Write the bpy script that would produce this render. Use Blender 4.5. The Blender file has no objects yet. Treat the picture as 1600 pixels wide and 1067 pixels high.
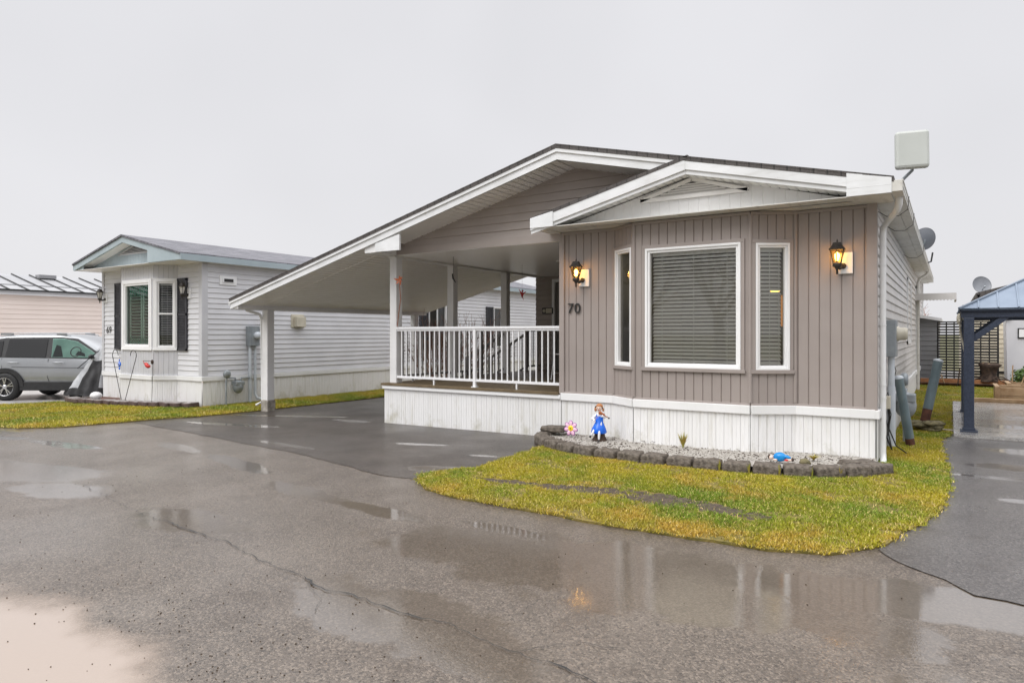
import bpy, bmesh, math, random
import numpy as np
from mathutils import Vector, Matrix, noise
R = math.radians
rnd = random.Random(7)
sc = bpy.context.scene
COL = sc.collection

# ------------------------------------------------------------------ camera
cam_d = bpy.data.cameras.new('camera'); cam = bpy.data.objects.new('camera', cam_d); COL.objects.link(cam)
cam.location = (0, 0, 1.5); cam.rotation_euler = (R(90), 0, R(33.05))
cam_d.sensor_width = 36; cam_d.lens = 23.69; cam_d.shift_y = -0.0075
cam_d.clip_start = 0.05; cam_d.clip_end = 3000
sc.camera = cam
# ------------------------------------------------------------------ light: overcast
SUN_EL, SUN_AZ = R(48), R(205)      # soft high light from behind the camera
w = bpy.data.worlds.new('World'); sc.world = w; w.use_nodes = True
nt = w.node_tree; N = nt.nodes; L = nt.links; N.clear()
out = N.new('ShaderNodeOutputWorld'); bg = N.new('ShaderNodeBackground'); bg.inputs[1].default_value = 1.0
sky = N.new('ShaderNodeTexSky'); sky.sky_type = 'NISHITA'; sky.sun_disc = False
sky.sun_elevation = SUN_EL; sky.sun_rotation = SUN_AZ; sky.air_density = 1; sky.dust_density = 4
tc = N.new('ShaderNodeTexCoord'); sp = N.new('ShaderNodeSeparateXYZ'); L.new(tc.outputs['Generated'], sp.inputs[0])
ramp = N.new('ShaderNodeValToRGB'); L.new(sp.outputs[2], ramp.inputs[0])
el = ramp.color_ramp.elements
el[0].position = 0.0; el[0].color = (.73, .725, .745, 1)
el[1].position = 1.0; el[1].color = (2.7, 2.7, 2.75, 1)
e = el.new(0.45); e.color = (.70, .697, .72, 1)
e = el.new(0.65); e.color = (1.75, 1.75, 1.8, 1)
nz = N.new('ShaderNodeTexNoise'); nz.inputs['Scale'].default_value = 2.2; nz.inputs['Detail'].default_value = 3
L.new(tc.outputs['Generated'], nz.inputs['Vector'])
mr = N.new('ShaderNodeMapRange'); mr.inputs[1].default_value = .3; mr.inputs[2].default_value = .7
mr.inputs[3].default_value = .955; mr.inputs[4].default_value = 1.045; L.new(nz.outputs[0], mr.inputs[0])
mul = N.new('ShaderNodeMix'); mul.data_type = 'RGBA'; mul.blend_type = 'MULTIPLY'; mul.inputs[0].default_value = 1
L.new(ramp.outputs[0], mul.inputs[6]); L.new(mr.outputs[0], mul.inputs[7])
add = N.new('ShaderNodeMix'); add.data_type = 'RGBA'; add.blend_type = 'ADD'; add.inputs[0].default_value = 0.006
L.new(mul.outputs[2], add.inputs[6]); L.new(sky.outputs[0], add.inputs[7])
L.new(add.outputs[2], bg.inputs[0]); L.new(bg.outputs[0], out.inputs[0])
sd = bpy.data.lights.new('sun', 'SUN'); sun = bpy.data.objects.new('sun', sd); COL.objects.link(sun)
sd.energy = 1.5; sd.angle = R(40); sd.color = (1, .985, .96)
sun.rotation_euler = (R(90) - SUN_EL, 0, R(-25))     # from behind the camera, slightly left
sc.view_settings.view_transform = 'Standard'; sc.view_settings.look = 'None'
sc.view_settings.exposure = 0.12; sc.view_settings.gamma = 1
sc.cycles.max_bounces = 8; sc.cycles.transparent_max_bounces = 16

# ------------------------------------------------------------------ helpers
def gz(x, y=0):
    if x > -1: b = 0
    elif x > -12: b = -(-1 - x) * .1 / 11
    elif x > -20: b = -.1 - (-12 - x) * .1 / 8
    else: b = -.2
    if x > -1.5 and y > 14: b += min(.15, (y - 14) * .025) * min(1, (x + 1.5) / .8)
    return b

def tag(o, label=None, cat=None, group=None, kind=None):
    if label: o['label'] = label
    if cat: o['category'] = cat
    if group: o['group'] = group
    if kind: o['kind'] = kind
    return o

def thing(name, loc=(0, 0, 0), label=None, cat=None, group=None):
    o = bpy.data.objects.new(name, None); COL.objects.link(o); o.location = loc
    o.empty_display_size = .2
    return tag(o, label, cat, group)

def root_off(p):
    off = Vector((0, 0, 0))
    while p: off += Vector(p.location); p = p.parent
    return off

def copy_tree(o, parent=None):
    c = o.copy(); COL.objects.link(c)
    if parent: c.parent = parent
    for ch in list(o.children): copy_tree(ch, c)
    return c

class MB:
    def __init__(s): s.v = []; s.f = []; s.m = []; s.s = []; s.c = []
    def cut(s):
        """everything added so far becomes a mesh of its own"""
        s.c.append((s.v, s.f, s.m, s.s)); s.v, s.f, s.m, s.s = [], [], [], []
    def face(s, pts, m=0, sm=False):
        i = len(s.v); s.v += [tuple(p) for p in pts]; s.f.append(tuple(range(i, i + len(pts)))); s.m.append(m); s.s.append(sm)
    def mesh(s, vs, fs, m=0, sm=False):
        i = len(s.v); s.v += [tuple(p) for p in vs]
        for f in fs: s.f.append(tuple(k + i for k in f)); s.m.append(m); s.s.append(sm)
    def box(s, x0, x1, y0, y1, z0, z1, m=0):
        vs = [(x, y, z) for z in (z0, z1) for y in (y0, y1) for x in (x0, x1)]
        s.mesh(vs, [(0, 2, 3, 1), (4, 5, 7, 6), (0, 1, 5, 4), (2, 6, 7, 3), (0, 4, 6, 2), (1, 3, 7, 5)], m)
    def obox(s, M, sx, sy, sz, m=0):
        vs = [M @ Vector((x * sx / 2, y * sy / 2, z * sz / 2)) for z in (-1, 1) for y in (-1, 1) for x in (-1, 1)]
        s.mesh(vs, [(0, 2, 3, 1), (4, 5, 7, 6), (0, 1, 5, 4), (2, 6, 7, 3), (0, 4, 6, 2), (1, 3, 7, 5)], m)
    def bar(s, a, b, wd, h, m=0, up=(0, 0, 1)):
        a = Vector(a); b = Vector(b); d = (b - a); ln = d.length; d.normalize()
        u = Vector(up); sdir = d.cross(u); sdir.normalize(); u2 = sdir.cross(d)
        M = Matrix((d, sdir, u2)).transposed().to_4x4(); M.translation = (a + b) / 2
        s.obox(M, ln, wd, h, m)
    def prism(s, poly, a, axis='y', b=None, m=0):
        """poly: list of (u,z); extruded from a to b along the axis"""
        n = len(poly)
        mk = (lambda p, t: (p[0], t, p[1])) if axis == 'y' else ((lambda p, t: (t, p[0], p[1])) if axis == 'x' else (lambda p, t: (p[0], p[1], t)))
        vs = [mk(p, a) for p in poly] + [mk(p, b) for p in poly]
        s.mesh(vs, [tuple(range(n)), tuple(range(2 * n - 1, n - 1, -1))] + [(i, i + n, (i + 1) % n + n, (i + 1) % n) for i in range(n)], m)
    def tube(s, pts, r, n=8, m=0, caps=True):
        pts = [Vector(p) for p in pts]; rs = r if isinstance(r, (list, tuple)) else [r] * len(pts)
        rings = []; prev = None
        for i, p in enumerate(pts):
            d = (pts[min(i + 1, len(pts) - 1)] - pts[max(i - 1, 0)]).normalized()
            if prev is None:
                a = d.cross(Vector((0, 0, 1)));
                if a.length < .05: a = d.cross(Vector((1, 0, 0)))
            else: a = prev - d * prev.dot(d)
            a.normalize(); prev = a; b = d.cross(a)
            rings.append([p + (a * math.cos(2 * math.pi * k / n) + b * math.sin(2 * math.pi * k / n)) * rs[i] for k in range(n)])
        vs = [q for rg in rings for q in rg]; fs = []
        for i in range(len(pts) - 1):
            for k in range(n):
                fs.append((i * n + k, i * n + (k + 1) % n, (i + 1) * n + (k + 1) % n, (i + 1) * n + k))
        s.mesh(vs, fs, m, True)
        if caps:
            s.face(rings[0][::-1], m); s.face(rings[-1], m)
    def lathe(s, prof, c=(0, 0, 0), n=16, m=0, axis='z', sm=True, cap=True):
        mk = {'z': lambda r, t, h: (c[0] + r * math.cos(t), c[1] + r * math.sin(t), c[2] + h),
              'y': lambda r, t, h: (c[0] + r * math.cos(t), c[1] + h, c[2] - r * math.sin(t)),
              'x': lambda r, t, h: (c[0] + h, c[1] + r * math.cos(t), c[2] + r * math.sin(t))}[axis]
        vs = [mk(r, 2 * math.pi * (k + .5) / n, h) for r, h in prof for k in range(n)]; fs = []
        for i in range(len(prof) - 1):
            for k in range(n): fs.append((i * n + k, i * n + (k + 1) % n, (i + 1) * n + (k + 1) % n, (i + 1) * n + k))
        s.mesh(vs, fs, m, sm)
        if cap:
            for i, rev in ((0, True), (len(prof) - 1, False)):
                if prof[i][0] > 1e-4:
                    ring = [mk(prof[i][0], 2 * math.pi * (k + .5) / n, prof[i][1]) for k in range(n)]
                    s.face(ring[::-1] if rev else ring, m)
    def ball(s, c, r, m=0, nu=12, nv=8, M=None, jit=0):
        if not isinstance(r, (tuple, list)): r = (r, r, r)
        vs = []; fs = []
        for j in range(nv + 1):
            t = math.pi * j / nv
            for k in range(nu):
                p = 2 * math.pi * k / nu; q = 1 + (rnd.uniform(-jit, jit) if jit else 0)
                v = Vector((math.sin(t) * math.cos(p) * r[0] * q, math.sin(t) * math.sin(p) * r[1] * q, math.cos(t) * r[2] * q))
                if M is not None: v = M @ v
                vs.append(v + Vector(c))
        for j in range(nv):
            for k in range(nu): fs.append((j * nu + k, (j + 1) * nu + k, (j + 1) * nu + (k + 1) % nu, j * nu + (k + 1) % nu))
        s.mesh(vs, fs, m, True)
    def build(s, name, mats, parent=None, bevel=0, local=False, weld=False):
        if s.c:
            for q in s.c:
                k = MB(); k.v, k.f, k.m, k.s = q; k.build(name, mats, parent, bevel, local, weld)
            s.c = []
            if not s.f: return None
        off = Vector((0, 0, 0)) if (parent is None or local) else root_off(parent)
        me = bpy.data.meshes.new(name)
        vs = [(v[0] - off[0], v[1] - off[1], v[2] - off[2]) for v in s.v]
        me.from_pydata(vs, [], s.f)
        if not isinstance(mats, (list, tuple)): mats = [mats]
        for mt in mats: me.materials.append(mt)
        me.polygons.foreach_set('material_index', s.m); me.polygons.foreach_set('use_smooth', s.s)
        if weld:
            bm = bmesh.new(); bm.from_mesh(me); bmesh.ops.remove_doubles(bm, verts=bm.verts, dist=1e-4)
            bmesh.ops.recalc_face_normals(bm, faces=bm.faces); bm.to_mesh(me); bm.free()
        me.update(); o = bpy.data.objects.new(name, me); COL.objects.link(o)
        if parent: o.parent = parent
        if bevel:
            md = o.modifiers.new('bevel', 'BEVEL'); md.width = bevel; md.segments = 2; md.limit_method = 'ANGLE'; md.angle_limit = R(40)
        return o

# ------------------------------------------------------------------ materials
def mat(name, col, rough=.6, col2=None, scale=8., detail=6, bump=0., bscale=60., metal=0., spec=.5, lo=.35, hi=.65,
        streak=None, stc=(.3, .27, .2), sts=(3, 3, .5), coat=0., rough2=None, stpos=(.52, .8)):
    m = bpy.data.materials.new(name); m.use_nodes = True; t = m.node_tree; n = t.nodes; l = t.links
    b = n['Principled BSDF']; b.inputs['Roughness'].default_value = rough; b.inputs['Metallic'].default_value = metal
    b.inputs['Specular IOR Level'].default_value = spec; b.inputs['Coat Weight'].default_value = coat
    b.inputs['Base Color'].default_value = (*col, 1)
    tcn = n.new('ShaderNodeTexCoord'); src = None
    if col2:
        q = n.new('ShaderNodeTexNoise'); q.inputs['Scale'].default_value = scale; q.inputs['Detail'].default_value = detail
        l.new(tcn.outputs['Object'], q.inputs['Vector'])
        r = n.new('ShaderNodeValToRGB'); r.color_ramp.elements[0].position = lo; r.color_ramp.elements[1].position = hi
        r.color_ramp.elements[0].color = (*col, 1); r.color_ramp.elements[1].color = (*col2, 1)
        l.new(q.outputs[0], r.inputs[0]); src = r.outputs[0]
        if rough2 is not None:
            mm = n.new('ShaderNodeMapRange'); mm.inputs[1].default_value = lo; mm.inputs[2].default_value = hi
            mm.inputs[3].default_value = rough; mm.inputs[4].default_value = rough2
            l.new(q.outputs[0], mm.inputs[0]); l.new(mm.outputs[0], b.inputs['Roughness'])
    if streak:
        mp = n.new('ShaderNodeMapping'); mp.inputs['Scale'].default_value = sts; l.new(tcn.outputs['Object'], mp.inputs[0])
        q = n.new('ShaderNodeTexNoise'); q.inputs['Scale'].default_value = 3; q.inputs['Detail'].default_value = 8; q.inputs['Roughness'].default_value = .65
        l.new(mp.outputs[0], q.inputs['Vector'])
        mm = n.new('ShaderNodeMapRange'); mm.inputs[1].default_value = stpos[0]; mm.inputs[2].default_value = stpos[1]
        mm.inputs[3].default_value = 0; mm.inputs[4].default_value = streak; l.new(q.outputs[0], mm.inputs[0])
        mx = n.new('ShaderNodeMix'); mx.data_type = 'RGBA'; l.new(mm.outputs[0], mx.inputs[0])
        if src: l.new(src, mx.inputs[6])
        else: mx.inputs[6].default_value = (*col, 1)
        mx.inputs[7].default_value = (*stc, 1); src = mx.outputs[2]
    if name == 'white_skirting_vinyl':      # splashed mud and algae blotches near the ground
        q = n.new('ShaderNodeTexNoise'); q.inputs['Scale'].default_value = 2.6; q.inputs['Detail'].default_value = 9; q.inputs['Roughness'].default_value = .72
        mp = n.new('ShaderNodeMapping'); mp.inputs['Scale'].default_value = (1, 1, .8); l.new(tcn.outputs['Object'], mp.inputs[0]); l.new(mp.outputs[0], q.inputs['Vector'])
        sz = n.new('ShaderNodeSeparateXYZ'); l.new(tcn.outputs['Object'], sz.inputs[0])
        a1 = n.new('ShaderNodeMapRange'); a1.inputs[1].default_value = -.1; a1.inputs[2].default_value = .42; a1.inputs[3].default_value = .12; a1.inputs[4].default_value = -.14; l.new(sz.outputs[2], a1.inputs[0])
        a2 = n.new('ShaderNodeMath'); l.new(q.outputs[0], a2.inputs[0]); l.new(a1.outputs[0], a2.inputs[1])
        a3 = n.new('ShaderNodeMapRange'); a3.inputs[1].default_value = .54; a3.inputs[2].default_value = .78; a3.inputs[3].default_value = 0; a3.inputs[4].default_value = .75; l.new(a2.outputs[0], a3.inputs[0])
        mx = n.new('ShaderNodeMix'); mx.data_type = 'RGBA'; l.new(a3.outputs[0], mx.inputs[0]); l.new(src, mx.inputs[6]); mx.inputs[7].default_value = (.34, .31, .19, 1); src = mx.outputs[2]
    if src: l.new(src, b.inputs['Base Color'])
    if bump:
        q = n.new('ShaderNodeTexNoise'); q.inputs['Scale'].default_value = bscale; q.inputs['Detail'].default_value = 4
        l.new(tcn.outputs['Object'], q.inputs['Vector'])
        bp = n.new('ShaderNodeBump'); bp.inputs['Strength'].default_value = bump; bp.inputs['Distance'].default_value = .01
        l.new(q.outputs[0], bp.inputs['Height']); l.new(bp.outputs[0], b.inputs['Normal'])
    return m

M = {}
M['white'] = mat('white_vinyl', (.74, .74, .73), .45, (.80, .80, .80), 1.5, streak=.12, stc=(.45, .42, .34), sts=(6, 6, .6))
M['trim'] = mat('white_trim_metal', (.70, .71, .71), .4, (.80, .81, .82), 2.5, streak=.35, stc=(.36, .34, .29), sts=(1.2, 1.2, 5))
M['skirt'] = mat('white_skirting_vinyl', (.74, .735, .72), .42, (.80, .795, .79), 1.2, streak=.5, stc=(.42, .39, .28), sts=(4, 4, .5), stpos=(.52, .8))
M['taupe'] = mat('taupe_vinyl', (.305, .264, .243), .5, (.35, .304, .282), 1.3, streak=.15, stc=(.20, .17, .15), sts=(7, 7, .4))
M['taupe_dk'] = mat('taupe_lap_siding', (.33, .29, .262), .55, (.37, .325, .30), 1.5)
M['grey_sid'] = mat('pale_grey_siding', (.60, .60, .62), .5, (.68, .68, .70), 1., streak=.15, stc=(.42, .4, .38), sts=(1, 1, 4))
M['side_sid'] = mat('weathered_pale_siding', (.54, .52, .50), .5, (.62, .60, .58), 1.2, streak=.5, stc=(.33, .30, .27), sts=(1, 1, 3))
M['soffit'] = mat('soffit_vinyl', (.86, .85, .825), .35, (.89, .88, .86), 1.5, streak=.15, stc=(.45, .4, .3), sts=(2, 2, 2))
M['eave'] = mat('stained_eave_metal', (.60, .585, .54), .5, (.68, .67, .63), 3, streak=.6, stc=(.22, .19, .12), sts=(4, 1, 4))
M['blue'] = mat('pale_blue_fascia', (.34, .41, .44), .5, (.40, .47, .50), 2)
M['pgrey'] = mat('pale_grey_panel', (.52, .52, .54), .5, (.58, .58, .6), 2)
M['frame'] = mat('white_window_frame', (.82, .82, .82), .3, (.86, .86, .86), 3)
M['blind'] = mat('blind_slats', (.86, .85, .82), .5, (.88, .87, .84), 3)
M['dark'] = mat('black_metal', (.012, .012, .013), .45, (.025, .024, .022), 20)
M['lamp_metal'] = mat('aged_black_metal', (.018, .015, .013), .5, (.05, .04, .032), 40, bump=.2)
M['shutter'] = mat('charcoal_shutter', (.035, .034, .042), .5, (.05, .05, .058), 6)
M['room'] = mat('room_wall_paint', (.16, .155, .14), .8, (.2, .19, .17), 1)
M['postm'] = mat('boxed_post_vinyl', (.66, .655, .65), .5, (.74, .735, .73), 2, streak=.1)
M['rail'] = mat('white_rail_metal', (.78, .78, .79), .35, (.82, .82, .83), 5)
M['greyrail'] = mat('grey_wood_rail', (.22, .215, .21), .6, (.28, .27, .26), 6)
M['deck'] = mat('deck_boards', (.12, .085, .045), .5, (.17, .125, .07), 9, bump=.2)
M['conc'] = mat('concrete_pier', (.22, .2, .17), .85, (.42, .39, .34), 9, bump=.6, bscale=40)
M['galv'] = mat('grey_utility_metal', (.24, .27, .29), .45, (.34, .37, .39), 6, metal=.2, streak=.3, stc=(.2, .15, .1))
M['pvc'] = mat('grey_plastic_pipe', (.50, .54, .58), .4, (.58, .62, .66), 5)
M['beige_pl'] = mat('aged_beige_plastic', (.52, .48, .38), .45, (.6, .56, .46), 6)
M['dish'] = mat('grey_dish', (.18, .19, .21), .4, (.22, .23, .25), 4)
M['panel'] = mat('grey_radome', (.46, .48, .45), .4, (.50, .52, .49), 3)
M['peach'] = mat('peach_siding', (.78, .67, .61), .5, (.84, .73, .67), .6)
M['cream'] = mat('cream_siding', (.62, .55, .42), .5, (.68, .61, .48), .6)
M['gsid'] = mat('mid_grey_siding', (.28, .28, .29), .5, (.33, .33, .34), 1)
M['metroof'] = mat('pale_metal_roof', (.33, .33, .34), .4, (.42, .42, .43), .7, metal=.3)
M['navy'] = mat('navy_powder_coat', (.024, .034, .06), .42, (.04, .053, .088), 45, bump=.15, bscale=200)
M['gzroof'] = mat('slate_blue_metal_roof', (.16, .20, .26), .42, (.20, .245, .31), 3, metal=.3)
M['wood'] = mat('wet_lumber', (.26, .16, .08), .6, (.38, .26, .15), 7, bump=.3, bscale=30)
M['owood'] = mat('orange_timber', (.32, .13, .05), .6, (.42, .19, .08), 6, bump=.3)
M['stump'] = mat('dark_stump', (.03, .018, .013), .85, (.08, .05, .035), 14, bump=1, bscale=25)
M['mulch'] = mat('brown_mulch', (.06, .025, .018), .9, (.15, .07, .05), 40, bump=1, bscale=60)
M['dirt'] = mat('dark_soil', (.045, .032, .022), .9, (.09, .065, .045), 20, bump=1, bscale=40)
M['tyre'] = mat('tyre_rubber', (.012, .012, .013), .7, (.02, .02, .02), 30)
M['alloy'] = mat('alloy_rim', (.55, .55, .56), .25, (.6, .6, .62), 8, metal=.85)
M['silver'] = mat('silver_car_paint', (.30, .31, .325), .28, (.33, .34, .355), 1.5, metal=.55, coat=1.)
M['clad'] = mat('black_cladding', (.015, .015, .017), .5, (.022, .022, .024), 10)
M['cover'] = mat('silver_cover_fabric', (.36, .37, .39), .55, (.48, .49, .51), 5, bump=.4, bscale=14)
M['coverb'] = mat('black_cover_fabric', (.016, .016, .018), .55, (.04, .04, .043), 6, bump=.4, bscale=18)
M['block'] = mat('wet_edging_block', (.062, .049, .037), .7, (.165, .138, .112), 26, bump=.9, bscale=55, streak=.35, stc=(.14, .12, .09), sts=(2, 2, 4))
M['paver'] = mat('brown_edging_stone', (.05, .03, .026), .6, (.11, .07, .06), 18, bump=.5, bscale=40)
M['pavertop'] = mat('pale_grey_stone_top', (.20, .18, .17), .5, (.28, .25, .24), 18, bump=.4, bscale=40)  # paler grey, given to the upward faces of the stones
M['pebble'] = mat('white_pebbles', (.27, .245, .21), .6, (.56, .53, .49), 60, bump=1, bscale=90)
M['blueg'] = mat('glossy_blue', (.0, .10, .60), .25, (.01, .17, .78), 9)
M['cyan'] = mat('glossy_cyan_blue', (.0, .2, .55), .25, (.01, .27, .65), 9)
M['skin'] = mat('painted_skin', (.72, .55, .46), .4, (.78, .6, .5), 9)
M['hair'] = mat('painted_auburn_hair', (.42, .17, .06), .4, (.5, .21, .08), 20)
M['cloth_w'] = mat('painted_white_cloth', (.72, .72, .75), .45, (.78, .78, .8), 9)
M['violin'] = mat('painted_violin', (.26, .07, .02), .3, (.34, .1, .03), 20)
M['pink'] = mat('painted_pink', (.80, .42, .60), .35, (.86, .6, .72), 14)
M['purple'] = mat('painted_purple', (.24, .06, .28), .35, (.32, .08, .34), 9)
M['yellow'] = mat('painted_yellow', (.85, .62, .02), .35, (.9, .7, .04), 9)
M['red'] = mat('painted_red', (.45, .015, .015), .35, (.6, .03, .02), 12)
M['orange'] = mat('orange_leafy_plastic', (.55, .12, .05), .4, (.65, .2, .08), 12)
M['twig'] = mat('red_brown_twigs', (.26, .13, .10), .8, (.48, .28, .21), 12)
M['bark'] = mat('dark_bark', (.045, .038, .032), .9, (.09, .078, .066), 10, bump=.8)
M['ever'] = mat('evergreen_leaf', (.03, .07, .012), .6, (.10, .17, .03), 8)
M['straw'] = mat('straw_leaf', (.42, .28, .06), .6, (.32, .33, .05), 14)
M['bag'] = mat('white_stone', (.62, .62, .63), .5, (.74, .74, .75), 9, bump=.4)
M['rust'] = mat('rusty_steel', (.06, .022, .014), .8, (.12, .045, .025), 20, bump=.6)
M['bolpaint'] = mat('blue_grey_bollard_paint', (.10, .14, .155), .45, (.15, .20, .215), 5, streak=.6, stc=(.24, .25, .18), sts=(4, 4, .6), bump=.15)
M['cable'] = mat('black_cable', (.01, .01, .01), .5, (.02, .02, .02), 9)
M['door_in'] = mat('wet_driveway_concrete', (.30, .29, .28), .35, (.40, .39, .38), 3, bump=.15)
M['soil_ground'] = mat('distant_ground', (.07, .075, .03), .9, (.12, .11, .05), .4)
M['plaque'] = mat('cream_plaque', (.5, .46, .36), .5, (.6, .56, .46), 20)
M['moss'] = mat('mossy_rock', (.08, .07, .035), .85, (.2, .17, .09), 18, bump=1, bscale=30)
M['milk'] = mat('frosted_glass', (.45, .44, .40), .25, (.6, .58, .54), 30)
M['teal'] = mat('sea_green_trim', (.12, .30, .22), .5, (.22, .45, .36), 30)

def shingle(name, a, b, c):
    m = bpy.data.materials.new(name); m.use_nodes = True; t = m.node_tree; n = t.nodes; l = t.links; bs = n['Principled BSDF']
    tcn = n.new('ShaderNodeTexCoord'); s1 = n.new('ShaderNodeSeparateXYZ'); cb = n.new('ShaderNodeCombineXYZ')
    l.new(tcn.outputs['Object'], s1.inputs[0]); l.new(s1.outputs[1], cb.inputs[0]); l.new(s1.outputs[0], cb.inputs[1])
    br = n.new('ShaderNodeTexBrick'); br.inputs['Scale'].default_value = 1; br.inputs['Brick Width'].default_value = .32
    br.inputs['Row Height'].default_value = .14; br.inputs['Mortar Size'].default_value = .008; br.inputs['Bias'].default_value = 0
    br.inputs['Color1'].default_value = (*a, 1); br.inputs['Color2'].default_value = (*b, 1); br.inputs['Mortar'].default_value = (*c, 1)
    l.new(cb.outputs[0], br.inputs[0])
    q = n.new('ShaderNodeTexNoise'); q.inputs['Scale'].default_value = 60; l.new(tcn.outputs['Object'], q.inputs[0])
    mx = n.new('ShaderNodeMix'); mx.data_type = 'RGBA'; mx.blend_type = 'MULTIPLY'; mx.inputs[0].default_value = .7
    mq = n.new('ShaderNodeMapRange'); mq.inputs[1].default_value = .3; mq.inputs[2].default_value = .7; mq.inputs[3].default_value = .5; mq.inputs[4].default_value = 1.6
    l.new(q.outputs[0], mq.inputs[0]); l.new(br.outputs[0], mx.inputs[6]); l.new(mq.outputs[0], mx.inputs[7]); l.new(mx.outputs[2], bs.inputs['Base Color'])
    bs.inputs['Roughness'].default_value = .6
    bp = n.new('ShaderNodeBump'); bp.inputs['Distance'].default_value = .01; bp.inputs['Strength'].default_value = .6
    l.new(br.outputs[1], bp.inputs['Height']); bp.invert = True; l.new(bp.outputs[0], bs.inputs['Normal'])
    return m
M['shingle'] = shingle('dark_brown_shingles', (.055, .048, .045), (.08, .07, .065), (.025, .022, .02))
M['shingle_g'] = shingle('grey_shingles', (.085, .085, .10), (.16, .155, .175), (.04, .04, .045))

def glass(name, tint=(1, 1, 1), ior=1.5):
    m = bpy.data.materials.new(name); m.use_nodes = True; t = m.node_tree; n = t.nodes; l = t.links; n.clear()
    o = n.new('ShaderNodeOutputMaterial'); tr = n.new('ShaderNodeBsdfTransparent'); tr.inputs[0].default_value = (*tint, 1)
    g = n.new('ShaderNodeBsdfGlossy'); g.inputs['Roughness'].default_value = .005; fr = n.new('ShaderNodeFresnel'); fr.inputs[0].default_value = ior
    mx = n.new('ShaderNodeMixShader'); l.new(fr.outputs[0], mx.inputs[0]); l.new(tr.outputs[0], mx.inputs[1]); l.new(g.outputs[0], mx.inputs[2]); l.new(mx.outputs[0], o.inputs[0])
    return m
M['glass'] = glass('window_glass', (.97, .99, .98), 1.65)
M['glass_t'] = glass('tinted_window_glass', (.68, .88, .80), 1.6)
M['glass_c'] = glass('car_glass', (.75, .9, .85), 1.6)
M['glass_d'] = glass('dark_car_glass', (.08, .09, .1), 1.9)
M['glass_l'] = glass('lantern_glass', (.95, .85, .6), 1.3)
def emit(name, col, s):
    m = bpy.data.materials.new(name); m.use_nodes = True; t = m.node_tree; n = t.nodes; n.clear()
    o = n.new('ShaderNodeOutputMaterial'); e_ = n.new('ShaderNodeEmission'); e_.inputs[0].default_value = (*col, 1); e_.inputs[1].default_value = s
    t.links.new(e_.outputs[0], o.inputs[0]); return m
M['bulb'] = emit('lit_bulb', (1, .62, .18), 9)
M['lampglow'] = emit('lit_lamp', (1, .62, .12), 3)
M['lampglow2'] = emit('dim_orange_glow', (1, .42, .12), .35)

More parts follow.
